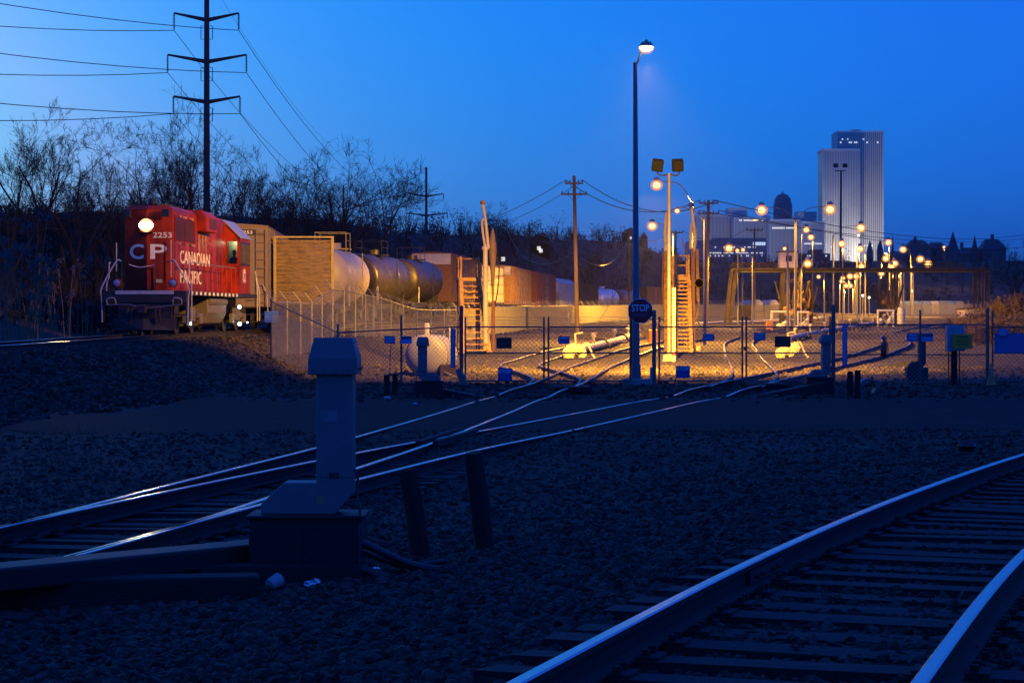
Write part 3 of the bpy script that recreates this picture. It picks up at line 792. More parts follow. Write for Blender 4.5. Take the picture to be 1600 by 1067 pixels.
# cabinet, cone, extinguisher, relay box
q = on(1492, 62.5); t = thing('meter_cabinet', 'grey metal cabinet on a post behind the yellow notice', 'cabinet', q)
s = sc(62.5); z1 = (q.z*0 + (607-513.5)/s); z0 = (607-553.5)/s
MB().box(-13.5/s, 13.5/s, -.18, .18, z0, z1).build('box', mat('grey_cabinet', (.30,.31,.36), .5, .2, .12, 5), t, bevel=.015)
MB().box(-4/s, 13/s, -.20, -.184, z0+.02, z1-.02).build('door', mat('grey_cabinet', (.3,.31,.36)), t, bevel=.008)
MB().box(-5/s, 3/s, -.09, .09, -.2, z0).build('post', m_timber, t, bevel=.01)
for x in (-10, -5.5, 7): MB().cyl((x/s, -.02, -.1), (x/s, -.02, z0+.02), .022, n=6).build('conduit', m_dark, t)
q = on(1381, 62.9, 0); t = thing('fire_extinguisher', 'red fire extinguisher hanging on the chain link panel', 'extinguisher', P(1381, 548, 62.9))
b = MB(); b.lathe([(.001,-.22),(.085,-.22),(.095,-.20),(.095,.20),(.07,.26),(.03,.28),(.03,.31),(.001,.31)], n=14); b.build('cylinder', mat('red_enamel', (.42,.03,.025), .35, 0, .15, 5), t, smooth=True)
b = MB(); b.bar((-.03,0,.33),(.10,0,.36),.03,.025); b.bar((-.02,0,.31),(.09,0,.31),.025,.02); b.build('handle', m_black, t)
MB().tube([(.03,0,.30),(.12,0,.25),(.13,-.02,.0),(.12,-.02,-.15)], .012, 6).build('hose', m_black, t)
q = on(1549, 62.3); t = thing('traffic_cone', 'orange traffic cone at the hinge of the right edge gate', 'cone', q)
b = MB(); b.lathe([(.15,0.03),(.14,.06),(.075,.35),(.03,.70),(.02,.71)], n=16); b.build('cone_body', mat('orange_plastic', (.75,.20,.05), .45, 0, .15, 5), t, smooth=True)
MB().box(-.2,.2,-.2,.2,0,.03).build('base', mat('cone_base', (.06,.03,.02)), t, bevel=.01)
q = hit(727, 606); t = thing('derail_stand', 'small pale tilted switch indicator beside the left gate post', 'indicator', q)
b = MB(); b.box(-.10,.10,-.08,.08,-.05,.62, Matrix.Rotation(-.35, 4, 'Y')); b.build('housing', m_heater, t, bevel=.02)
b = MB(); b.box(-.15,.18,-.14,.14,-.1,.10); b.build('foot', m_dark, t, bevel=.02)
q = hit(1357, 616); b = MB(); b.lathe([(.21,0),(.25,0),(.25,.5),(.21,.5),(.21,0)], axis='y', n=18); b.f = b.f[:-2]
o = b.build('pipe_end', m_heater, smooth=True, loc=q + Vector((0,0,.2))); tag(o, 'open end of a short culvert pipe right of the black bollards', 'pipe')
q = hit(640, 622); t = thing('hoop_barrier', 'low black tubular hoop left of the small heater base', 'barrier', q)
b = MB(); b.tube(catmull([(-.38,0,-.05),(-.36,0,.22),(-.2,0,.36),(.3,0,.38)], 6), .02, 6); 
for x in (-.1, .12): b.cyl((x,0,-.05),(x,0,.36),.012,n=5)
b.build('hoop', m_black, t)
# black duct along the switch, left of each far heater
for lab, px, py, sg in (('black low duct running right from the small left heater', 715, 621, 1), ('black low duct running left from the small right heater', 1235, 616, -1), ('long black duct beside the black heater behind the right panel', 1395, 573, -1)):
    q = hit(px, py); b = MB()
    b.add([(-1.0*sg,-.3,-.05),(.75*sg,-.3,-.05),(.75*sg,-.3,.02),(-1.0*sg,-.3,.36),(-1.0*sg,.4,-.05),(.75*sg,.4,-.05),(.75*sg,.4,.02),(-1.0*sg,.4,.36)],[(0,1,2,3),(7,6,5,4),(0,4,5,1),(3,2,6,7),(1,5,6,2),(0,3,7,4)])
    o = b.build('air_duct', m_hbase, bevel=.02, loc=q); tag(o, lab, 'duct', 'switch heater ducts')

# ------------------------------------------------------------------ round white pressure tank behind the left fence
Y = 70.0; c = P(665, 555.5, Y); s = sc(Y); r = 32.5 / s
t = thing('pressure_tank', 'round white pressure tank with pipework behind the left fence', 'tank', (c.x, c.y, G(c.x, c.y)), R(-9))
cz = c.z - G(c.x, c.y)
prof = [(.001, -.28)] + [(r*math.sin(a), -.28*math.cos(a)) for a in [math.pi/2*i/8 for i in range(1, 9)]] + [(r, 2.2), (r*.7, 2.42), (.001, 2.5)]
MB().lathe(prof, (0, 0, cz), 'y', 36).build('shell', mat('tank_white', (.25,.25,.26), .5, 0, .06, 2, dirt=((.28,.26,.25), .2, 1.5)), t, smooth=True)
MB().lathe([(r+.012, .05), (r+.012, .13)], (0,0,cz), 'y', 36).build('weld_band', m_white, t, smooth=True)
for yy in (.4, 1.7): MB().prism([(-r*.8, 0),(r*.8,0),(r*.7,cz-r*.55),(-r*.7,cz-r*.55)], 'y', yy, yy+.2).build('saddle', m_conc, t)
b = MB(); b.tube([(0,.3,cz+r-.05),(0,.3,cz+r+.22),(.05,.3,cz+r+.24),(.78,.3,cz+r+.24),(.80,.3,cz+r+.2),(.82,.3,.35)], .028, 8); b.build('pipe', m_white, t, smooth=True)
b = MB(); b.box(-.09,.07,.22,.38,cz+r-.02,cz+r+.4); b.build('valve', m_white, t, bevel=.03)
b = MB(); b.tube([(.82,.3,.4),(.5,-.1,.22),(.95,-.3,.05),(1.4,-.4,-.1)], .03, 6); b.build('hose', m_galv, t, smooth=True)
MB().box(.55,1.15,-.2,.3,-.05,.42).build('pump_box', m_brownplate, t, bevel=.02)

# ------------------------------------------------------------------ lamp post with the stop sign
m_lampost = mat('blue_grey_lamp_post', (.20,.21,.23), .5, .25, .15, 3)
Y = 63.4; p = on(994, Y); s = sc(Y)
t = thing('street_lamp', 'tall grey lamp post with stop sign and glowing dome lamp', 'lamp', p, 0, 'yard lamps')
H = (p.z*0) + (HY - 98)/s + (ZC - p.z)
MB().cyl((0,0,-.1), (-.03,0,H), .125, .065, 14).build('pole', m_lampost, t, smooth=True)
b = MB(); b.box(-.42,.46,-.3,.3,-.25,.17); b.build('footing', m_conc, t, bevel=.03)
MB().cyl((0,0,.17),(0,0,.62),.16,.15,14).build('base_collar', m_lampost, t, smooth=True)
hx, hz_ = (1010-994)/s, (HY-72)/s + (ZC - p.z)
MB().tube(catmull([(-.03,0,H-.12),(.06,0,H+.05),(.14,.05,hz_-.25),(.18,.05,hz_)], 5), .035, 8).build('arm', m_lampost, t, smooth=True)
b = MB(); b.lathe([(.001,.20),(.05,.20),(.05,.14),(.16,.12),(.205,.04),(.21,-.02),(.20,-.03),(.001,-.03)], (hx,.05,hz_), n=18); b.build('lamp_head', mat('lamp_cowl', (.30,.25,.2), .5, .3), t, smooth=True)
SODIUM = (1.0, .45, .03)
m_lens = glow('sodium_lens', (1.0, .60, .25), 30.0)
b = MB(); b.lathe([(.001,-.14),(.11,-.155),(.19,-.11),(.215,-.035),(.001,-.032)], (hx,.05,hz_), n=18); b.build('lens', m_lens, t, smooth=True)
b = MB(); b.lathe([(.001,-.25),(.12,-.24),(.22,-.16),(.27,-.05),(.001,-.045)], (hx,.05,hz_), n=18); b.build('halo_bowl', clear_glow_mat('lamp_halo_glow_near', (1.0,.45,.12), 1.2, .30), t, smooth=True)  # emissive shell added to draw the halo round the lamp
MAIN_LAMP = Vector((p.x + hx, Y + .05, p.z + hz_ - .34))
# stop sign bolted to the post
cs = P(1000.5, 486, Y - .2)
t2 = thing('stop_sign', 'dark red octagonal stop sign fixed to the tall lamp post', 'sign', cs)
r8 = 19.0 / s / math.cos(math.pi/8)
octo = lambda k: [(r8*k*math.cos(math.pi/8 + i*math.pi/4), r8*k*math.sin(math.pi/8 + i*math.pi/4)) for i in range(8)]
MB().prism(octo(1), 'y', 0, .006).build('rim', m_sign_ink, t2)
MB().prism(octo(.955), 'y', -.003, .001).build('face', mat('dull_red_sign', (.65,.02,.02), .5, 0, .15, 5), t2)
text_part('lettering', 'STOP', .30, m_sign_ink, t2, frame_M((0,-.0045,.085), (1,0,0), (0,0,1)), width=.56, extrude=.001)
text_part('lettering', 'DISMOUNT', .14, mat('faded_ink', (.20,.14,.17), .5, 0, .1), t2, frame_M((0,-.0045,-.13), (1,0,0), (0,0,1)), width=.52, extrude=.001)
MB().box(-.03,.03,.006,.11,-.2,.2).build('bracket', m_galv, t2)
q = hit(1018, 601); o = MB().box(-.05,.05,-.04,.04,0,.55).build('marker_post', m_white, bevel=.01, loc=q); tag(o, 'short white marker stake at the foot of the lamp post', 'marker')
# ------------------------------------------------------------------ rolling stock
def car_pose(xt, zt, y0, L):
    a = Vector((interp(xt, y0), y0, interp(zt, y0))); b = Vector((interp(xt, y0 + L), y0 + L, interp(zt, y0 + L)))
    return a, math.atan2(-(b.x - a.x), b.y - a.y), math.atan2(b.z - a.z, b.y - a.y)
def car(name, label, cat, y0, L, xt=T2X, zt=T2Z, group='freight cars standing in a row'):
    a, rz, rx = car_pose(xt, zt, y0, L); t = thing(name, label, cat, a, rz, group); t.rotation_euler = (rx, 0, rz); return t
def truck(t, yc, wb=1.75, wr=.46, m=m_dark):
    for s in (-1, 1):
        b = MB(); b.prism([(yc-wb*.62,.38),(yc-wb*.45,.62),(yc-wb*.2,.70),(yc+wb*.2,.70),(yc+wb*.45,.62),(yc+wb*.62,.38),(yc+wb*.3,.34),(yc+wb*.15,.22),(yc-wb*.15,.22),(yc-wb*.3,.34)], 'x', s*.93, s*1.05); b.build('side_frame', m, t)
    for yy in (yc - wb/2, yc + wb/2):
        for s in (-1, 1):
            w = MB(); w.lathe([(.12,-.07),(wr*.75,-.05),(wr*.8,-.07),(wr,-.07),(wr,.05),(wr+.03,.05),(wr+.03,.07),(.12,.07)], (s*.755, yy, wr), 'x', 20)
            w.build('wheel', m, t, smooth=True)
        MB().cyl((-.75,yy,wr), (.75,yy,wr), .08, n=8).build('axle', m, t)
def coupler(t, y, sg):
    b = MB(); b.box(-.1,.1,min(y,y+sg*.55),max(y,y+sg*.55),.75,.98); b.box(-.16,.16,min(y+sg*.5,y+sg*.72),max(y+sg*.5,y+sg*.72),.72,1.02); b.build('coupler', m_dark, t, bevel=.03)
def ladder(t, p0, p1, h, n, m, w=.4, along='y'):
    b = MB(); d = Vector((0,1,0)) if along == 'y' else Vector((1,0,0)); p0 = Vector(p0)
    for s in (-.5, .5): b.cyl(p0 + d*w*s, p0 + d*w*s + Vector((0,0,h)), .018, n=5)
    for i in range(n): z = h*(i+.5)/n; b.cyl(p0 - d*w/2 + Vector((0,0,z)), p0 + d*w/2 + Vector((0,0,z)), .014, n=5)
    return b.build('ladder', m, t)

# ---- the red locomotive, long hood leading
m_red = mat('locomotive_red', (.33,.028,.006), .45, 0, .16, 2.5, .04, 30, dirt=((.10,.012,.006), .75, 1.6), streak=3, spec=.16)
m_redend = m_red
m_roofgrey = mat('loco_roof', (.30,.09,.07), .5, 0, .2, 2)
m_cream_ink = mat('cream_lettering', (.80,.74,.60), .5, 0, .08, 5)
m_glass = mat('dark_glass', (.02,.025,.03), .08, 0, .05, 3, spec=.8)
m_under = mat('underframe_black', (.025,.023,.022), .6, .1, .4, 5, .2)
m_tankgrey = mat('fuel_tank_paint', (.16,.14,.13), .5, .1, .25, 3, dirt=((.07,.05,.04), .5, 3))
t = thing('locomotive', 'red diesel locomotive with its headlight on, standing on the embankment', 'locomotive'); 
LL = 15.6; a, rz, rx = car_pose(T1X, T1Z, 69.0, LL); t.location = a; t.rotation_euler = (rx, 0, rz)
loco = t; DK = 1.52
MB().box(-1.45,1.45,.45,LL,DK-.16,DK).build('walkway', m_under, t, bevel=.02)
MB().box(-.55,.55,.6,LL-.4,.95,DK-.16).build('frame_sill', m_under, t)
# hood: shallow ridge shaped into the end so its left half falls dark
HW, HZ = .86, 4.52
poly = [(-HW, 1.02),(0,.72),(HW,1.02),(HW,11.2),(-HW,11.2)]
hood = MB(); hood.prism(poly, 'z', DK, HZ-.14); hood.add([(-HW,1.02,HZ-.14),(0,.72,HZ-.14),(HW,1.02,HZ-.14),(HW,11.2,HZ-.14),(-HW,11.2,HZ-.14),(-HW+.16,1.15,HZ),(0,.95,HZ),(HW-.16,1.15,HZ),(HW-.16,11.2,HZ),(-HW+.16,11.2,HZ)],[(0,1,6,5),(1,2,7,6),(2,3,8,7),(4,0,5,9),(3,4,9,8),(5,6,7,8,9)])
hood = hood.build('hood', m_red, t, bevel=.02)
m_grille = mat('radiator_grille', (.10,.02,.012), .55, .2, .3, 20)
for s in (-1, 1):
    for k, (y0, y1) in enumerate(((1.35,2.95),(3.1,4.7))):
        g = MB(); g.box(s*HW - .002, s*(HW + .014), y0, y1, 3.32, 4.12); g = g.build('radiator_grille', m_grille, t)
        b = MB()
        for i in range(14): z = 3.34 + i*.057; b.box(min(s*(HW+.014), s*(HW+.032)), max(s*(HW+.014), s*(HW+.032)), y0+.02, y1-.02, z, z+.022)
        b.build('louvre', m_grille, g)
    b = MB()
    for z0, z1 in ((3.26,3.30),(4.14,4.19)): b.box(min(s*(HW-.01), s*(HW+.04)), max(s*(HW-.01), s*(HW+.04)), 1.2, 4.85, z0, z1)
    for y in (1.24, 3.02, 4.8): b.box(min(s*(HW-.01), s*(HW+.038)), max(s*(HW-.01), s*(HW+.038)), y-.03, y+.03, 3.30, 4.14)
    b.build('grille_frame', m_red, t)
    for i in range(7):
        y = 1.3 + i*1.38
        d = MB().box(min(s*(HW-.004), s*(HW+.018)), max(s*(HW-.004), s*(HW+.018)), y, y+1.28, DK+.08, 3.16).build('hood_door', m_red, t, bevel=.008)
        hb = MB()
        for z in (1.9, 2.4, 2.95): hb.box(min(s*(HW+.018), s*(HW+.035)), max(s*(HW+.018), s*(HW+.035)), y+1.16, y+1.21, z, z+.10)
        hb.build('latch', m_dark, d)
# bright reflections and peeling paint drawn as pale patches on the hood; dark seams between the doors
rg = random.Random(21); m_glint_peel = mat('pale_glint_peel', (.46,.26,.15), .6, 0, .3, 12)
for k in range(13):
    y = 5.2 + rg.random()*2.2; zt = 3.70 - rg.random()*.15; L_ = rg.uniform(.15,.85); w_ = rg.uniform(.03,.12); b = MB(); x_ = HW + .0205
    b.add([(x_,y-w_,zt),(x_,y+w_,zt+.03),(x_,y+w_*.8,zt-L_*.5),(x_,y+w_*.15,zt-L_),(x_,y-w_*.5,zt-L_*.6)],[(0,1,2,3,4)]); b.build('glint_peel_patch', m_glint_peel, t)
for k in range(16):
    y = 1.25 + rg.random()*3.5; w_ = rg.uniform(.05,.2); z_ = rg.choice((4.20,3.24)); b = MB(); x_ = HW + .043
    b.add([(x_,y-w_,z_),(x_,y+w_,z_+.02),(x_,y+w_*.7,z_-rg.uniform(.03,.09)),(x_,y-w_*.6,z_-rg.uniform(.03,.08))],[(0,1,2,3)]); b.build('glint_peel_patch', m_glint_peel, t)
for s in (-1,1):
    for i in range(8): MB().box(min(s*HW,s*(HW+.006)), max(s*HW,s*(HW+.006)), 1.22+i*1.38, 1.28+i*1.38, DK+.05, 3.2).build('door_seam', m_black, t)
    MB().box(min(s*HW,s*(HW+.021)), max(s*HW,s*(HW+.021)), 7.7, 11.1, 3.5, 3.54).build('body_ridge', m_red, t)
# overhanging blower / exhaust box
b = MB(); b.prism([(-1.22,3.78),(1.22,3.78),(1.22,4.34),(1.02,4.56),(-1.02,4.56),(-1.22,4.34)], 'y', 5.3, 7.5); bx_ = b.build('dynamic_brake_box', m_red, t, bevel=.02)
for s in (-1,1): MB().box(min(s*1.215, s*1.235), max(s*1.215, s*1.235), 5.9, 7.2, 3.9, 4.28).build('vent', m_grille, bx_)
MB().cyl((0,8.2,4.5),(0,8.2,4.66),.42,n=18).build('roof_fan', m_dark, t)
MB().cyl((0,2.2,4.5),(0,2.2,4.60),.6,n=18).build('roof_fan', m_dark, t); MB().cyl((0,3.8,4.5),(0,3.8,4.60),.6,n=18).build('roof_fan', m_dark, t)
b = MB(); b.box(-.25,.25,9.6,10.2,4.5,4.72); b.build('exhaust_stack', m_dark, t, bevel=.02)
# cab
CW = 1.42; C0, C1 = 11.2, 13.7
roof = [(-CW, 3.78),(-CW,DK),(CW,DK),(CW,3.78),(.75,4.42),(-.75,4.42)]
cab = MB(); cab.prism(roof, 'y', C0+1.0, C1); cab = cab.build('cab', m_red, t, bevel=.02)
# hollow front of the cab beside the hood, with its wall panels round the window openings
for s in (-1, 1):
    b = MB()
    b.box(min(s*(CW-.05), s*CW), max(s*(CW-.05), s*CW), C0, C0+1.0, DK, 3.78)
    for (xa, xb, za, zb_) in ((.80,CW-.05,DK,2.72),(.80,.93,2.72,3.62),(1.32,CW-.05,2.72,3.62)): b.box(min(s*xa,s*xb), max(s*xa,s*xb), C0, C0+.05, za, zb_)
    b.add([(s*.80,C0,3.62),(s*CW,C0,3.62),(s*CW,C0,3.78),(s*.80,C0,4.38),(s*.80,C0+.05,3.62),(s*CW,C0+.05,3.62),(s*CW,C0+.05,3.78),(s*.80,C0+.05,4.38)],[(0,1,2,3),(7,6,5,4),(0,1,5,4),(1,2,6,5),(2,3,7,6),(0,3,7,4)])
    b.build('cab_front_wall', m_red, t)
MB().box(.80,CW-.05,C0+.9,C0+.995,DK,3.7).build('cab_inner_wall', mat('cab_interior', (.45,.45,.30), .7), t)
cr_ = MB(); 
for s in (-1,1): cr_.add([(s*(CW+.05),C0-.08,3.75),(s*(CW+.05),C1+.08,3.75),(s*.76,C1+.08,4.45),(s*.76,C0-.08,4.45),(s*(CW+.05),C0-.08,3.79),(s*(CW+.05),C1+.08,3.79),(s*.76,C1+.08,4.49),(s*.76,C0-.08,4.49)],[(0,1,2,3),(4,5,6,7),(0,1,5,4),(2,3,7,6),(0,3,7,4),(1,2,6,5)])
cr_.box(-.76,.76,C0-.08,C1+.08,4.44,4.49); cr_.build('cab_roof', mat('cab_roof_grey', (.34,.35,.38), .35, .2, .1, 3), t)
for s in (-1, 1):
    for (y0, y1) in ((11.5,12.45),(12.65,13.4)):
        MB().box(min(s*(CW-.005), s*(CW+.03)), max(s*(CW-.005), s*(CW+.03)), y0-.06, y1+.06, 2.66, 3.62).build('window_frame', m_black, cab, bevel=.02)
        w = MB().box(min(s*(CW+.0), s*(CW+.034)), max(s*(CW+.0), s*(CW+.034)), y0, y1, 2.74, 3.54).build('side_window', m_glass, cab, bevel=.03)
    MB().box(min(s*(CW-.004), s*(CW+.02)), max(s*(CW-.004), s*(CW+.02)), 11.9, 12.55, 1.95, 2.5).build('number_panel', mat('faint_panel', (.52,.20,.14), .5), cab)
m_pane = clear_glow_mat('faint_glow_pane', (.10,.14,.2), .12, .12)  # faint blue emission in the pane takes the place of glass sheen
for s in (-1, 1): MB().box(min(s*.93,s*1.32), max(s*.93,s*1.32), C0+.018, C0+.026, 2.72, 3.62).build('end_window', m_pane, cab)
# crest shield on the cab side
b = MB(); b.box(CW+.02, CW+.032, 12.02, 12.42, 2.02, 2.42); b.box(CW+.02, CW+.032, 12.12, 12.32, 2.42, 2.52); b.build('crest', m_cream_ink, cab)
b = MB(); b.box(CW+.032, CW+.036, 12.1, 12.34, 2.10, 2.34); b.build('crest_shield', mat('crest_green', (.05,.14,.10)), cab)
# short hood beyond the cab
MB().box(-.8,.8,C1,LL-.9,DK,2.75).build('short_hood', m_red, t, bevel=.04)
# front end: pilot, plow, steps, ditch lights, headlight
MB().box(-1.45,1.45,.32,.45,DK-.42,DK-.02).build('pilot_plate', m_under, t, bevel=.01)
MB().box(-.95,.95,.36,.45,.50,DK-.42).build('lower_pilot', m_under, t, bevel=.01)
MB().tube([(-1.35,.26,1.02),(-.5,.24,1.04),(-.2,.22,.92),(.2,.22,.92),(1.35,.26,1.04)], .018, 5).build('cut_lever', m_galv, t)
for s in (-1,1):
    MB().tube(catmull([(s*1.3,.30,1.02),(s*1.3,.22,1.22),(s*1.05,.22,1.26),(s*1.0,.30,1.05)],4), .02, 5).build('grab_iron', m_white, t)
    MB().box(min(s*.55,s*.80),max(s*.55,s*.80),.56,.80,4.10,4.36).build('number_board', m_black, t, bevel=.02)
MB().tube([(.3,8.9,4.5),(.3,8.9,4.75),(.3,8.5,4.78)], .05, 8).build('horn', m_dark, t)
for yy in (4.9, 9.9): MB().box(-.72,.72,yy-.05,yy+.05,4.515,4.56).build('roof_seam', m_red, t)
MB().box(-1.02,1.02,.292,.318,DK-.13,DK+.0).build('deck_edge_stripe', m_white, t)
b = MB(); b.add([(-1.15,.34,.55),(1.15,.34,.55),(1.05,.30,.14),(-1.05,.30,.14),(0,.0,.16),(0,.1,.55)],[(0,3,4,5),(5,4,2,1),(0,5,1),(3,2,4)]); b.build('snow_plow', m_under, t)
coupler(t, .45, -1)
b = MB()
for x in (-.55,-.4,.42,.56): b.tube([(x,.28,.98),(x,.12,.8),(x*1.05,.10,.42)], .028, 6)
b.build('air_hose', m_black, t, smooth=True)
for s in (-1,1):
    b = MB()
    for i in range(4): z = .35 + i*.32; b.box(min(s*.98, s*1.45), max(s*.98,s*1.45), .38 + i*.04, .72 + i*.04, z, z+.035)
    b.box(min(s*1.43,s*1.46), max(s*1.43,s*1.46), .35, .95, .3, DK-.1); b.build('step', m_under, t)
    b = MB(); b.tube(catmull([(s*1.50,.36,.42),(s*1.52,.36,1.25),(s*1.52,.37,1.62),(s*1.05,.50,2.52),(s*.86,.55,2.55)],5), .026, 7); b.build('step_handrail', m_white, t, smooth=True)
    b = MB(); b.tube(catmull([(s*1.50,1.02,.30),(s*1.50,1.02,1.7),(s*1.42,1.02,2.0),(s*1.42,1.08,2.48),(s*1.42,1.4,2.52)],5), .026, 7); b.build('step_handrail', m_white, t, smooth=True)
    dl = MB().cyl((s*.98,.34,1.78),(s*.98,.50,1.78),.15,n=16).build('ditch_light', m_red, t); MB().lathe([(.12,0),(.12,-.015),(.06,-.03),(.001,-.035)],(s*.98,.34,1.78),'y',16).build('lens', mat('lamp_glass', (.35,.40,.45), .15, .4), dl, smooth=True)
    b = MB(); b.tube([(s*1.40,1.35,2.52)] + [(s*1.40, 1.35 + i*1.0, 2.52) for i in range(1, 10)], .02, 6)
    b.build('side_handrail', m_galv, t, smooth=True)
    for i in range(10): MB().cyl((s*1.40,1.4+i*1.0,DK),(s*1.40,1.4+i*1.0,2.52),.016,n=5).build('stanchion', mat('red_rail', (.35,.03,.02), .5), t)
    b = MB(); b.box(min(s*1.452,s*1.458), max(s*1.452,s*1.458), 1.0, 11.0, DK-.15, DK-.01); sill = b.build('side_sill', m_under, t)
    for i in range(12): MB().box(min(s*1.459,s*1.464), max(s*1.459,s*1.464), 1.15+i*.82, 1.52+i*.82, DK-.14, DK-.02).build('sill_stripe', m_cream_ink, sill)
    # rear steps at the cab end
    b = MB(); b.tube([(s*1.5,LL-.6,.4),(s*1.5,LL-.55,1.6),(s*1.42,LL-.6,2.5)], .026, 6); b.tube([(s*1.5,LL-.05,.4),(s*1.5,LL-.05,1.6),(s*1.3,LL,2.5)], .026, 6); b.build('step_handrail', m_white, t)
    b = MB()
    for i in range(4): b.box(min(s*.98,s*1.45), max(s*.98,s*1.45), LL-.6, LL-.1, .35+i*.3, .385+i*.3)
    b.build('step', m_under, t)
b = MB(); b.tube(catmull([(-.62,.62,2.44),(-.3,.62,2.34),(0,.62,2.36),(.3,.62,2.42)],4), .014, 5); b.build('safety_chain', m_cream_ink, t)
b = MB(); b.tube([(-.86,.58,2.52),(-.86,.58,DK)], .02, 6); b.tube([(.32,.58,DK),(.32,.58,2.5),(.86,.56,2.52)], .02, 6); b.build('end_handrail', m_dark, t)
b = MB(); b.tube([(-1.05,.6,3.2),(-1.05,.6,2.2)], .022, 6); b.tube([(.82,.84,3.3),(.82,.84,2.0)], .022, 6); b.build('grab_iron', m_white, t)
b = MB(); b.box(-.24,.24,.58,.80,3.55,4.02); b.build('headlight_housing', m_red, t, bevel=.02)
m_headl = glow('headlight_glass', (1.0,.72,.40), 60.0)
for s in (-1,1):
    b = MB(); b.lathe([(.13,0),(.115,-.03),(.06,-.045),(.001,-.05)], (s*.12,.58,3.80), 'y', 16); b.build('headlight', m_headl, t, smooth=True)
b = MB(); b.lathe([(.24,0),(.22,-.06),(.16,-.11),(.07,-.13),(.001,-.135)], (0,.575,3.80), 'y', 20); b.build('headlight_glare_dome', clear_glow_mat('headlight_glare_glow', (1.0,.62,.30), 2.2, .5), t, smooth=True)  # glowing dome added to stand for the headlight's glare
b = MB(); b.cyl((0,1.6,4.5),(0,1.6,4.72),.04); b.lathe([(.16,0),(.13,.1),(.07,.2),(.001,.22)], (0,1.6,4.6), n=12); b.build('bell', m_dark, t, smooth=True)
# marker and ground lights near the fuel tank
m_green = glow('pale_green_step_lamp', (.55,1.0,.72), 14.0)
for (x,y,z,r) in ((1.46,10.9,.98,.07),(1.40,11.3,.30,.08),(1.46,1.0,.36,.05),(1.42,13.0,.35,.03)):
    b = MB(); b.ball((x,y,z), r, 10); b.build('step_lamp', m_green, t, smooth=True)
# fuel tank, reservoirs, trucks
b = MB(); b.prism([(-1.2,.75),(-1.0,.35),(-.7,.24),(.7,.24),(1.0,.35),(1.2,.75),(1.2,1.30),(-1.2,1.30)], 'y', 5.6, 9.4); b.build('fuel_tank', m_tankgrey, t, bevel=.03)
MB().cyl((1.12,5.7,1.18),(1.12,9.3,1.18),.17,n=14).build('air_reservoir', m_tankgrey, t, smooth=True); MB().cyl((-1.12,5.7,1.18),(-1.12,9.3,1.18),.17,n=14).build('air_reservoir', m_tankgrey, t, smooth=True)
truck(t, 3.1, 2.7, .51, m_under); truck(t, 12.4, 2.7, .51, m_under)
for s in (-1,1):
    for yc in (3.1, 12.4):
        MB().box(min(s*1.0,s*1.14), max(s*1.0,s*1.14), yc-.5, yc+.5, .45, .95).build('spring_nest', m_tankgrey, t)
        for yy in (-1.35,1.35):
            MB().box(min(s*1.05,s*1.2), max(s*1.05,s*1.2), yc+yy-.22, yc+yy+.22, .34, .72).build('journal_box', m_tankgrey, t, bevel=.02)
            MB().cyl((s*1.15,yc+yy*.6,.62),(s*1.15,yc+yy*.3,.66),.12,n=10).build('brake_cylinder', m_tankgrey, t)
coupler(t, LL, 1)
# lettering
text_part('lettering', 'CP', .80, m_cream_ink, t, frame_M((0,.69,2.86),(1,0,0),(0,0,1)), width=1.1, extrude=.004) if False else None
import math as _m
fa = _m.atan2(.30, HW)
tx = Vector((_m.cos(fa), _m.sin(fa), 0))
text_part('lettering', 'P', .72, m_cream_ink, t, frame_M((HW*.40, .72+.30*.40-.006, 2.86), tx, (0,0,1)), width=.58, extrude=.004)
tx2 = Vector((_m.cos(fa), -_m.sin(fa), 0))
text_part('lettering', 'C', .72, m_cream_ink, t, frame_M((-HW*.46, .72+.30*.46-.006, 2.86), tx2, (0,0,1)), width=.56, extrude=.004)
text_part('lettering', '2253', .26, m_cream_ink, t, frame_M((HW*.60, .72+.30*.60-.006, 3.46), tx, (0,0,1)), width=.66, extrude=.004)
text_part('lettering', 'CANADIAN', .66, m_cream_ink, t, frame_M((HW+.022, 4.9, 2.72),(0,1,0),(0,0,1)), width=5.6, extrude=.003)
text_part('lettering', 'PACIFIC', .66, m_cream_ink, t, frame_M((HW+.022, 4.1, 2.02),(0,1,0),(0,0,1)), width=4.0, extrude=.003)
text_part('lettering', '2253', .3, mat('dull_cream_ink', (.55,.36,.26), .5), t, frame_M((CW+.034, 12.6, 1.78),(0,1,0),(0,0,1)), width=.9, extrude=.003) if False else None
b = MB(); b.box(.30,.52,.79,.80,1.80,1.92); b.build('warning_label', mat('label_yellow', (.7,.6,.25)), t)
HEADLIGHT = t.matrix_world  # pose used by the light section

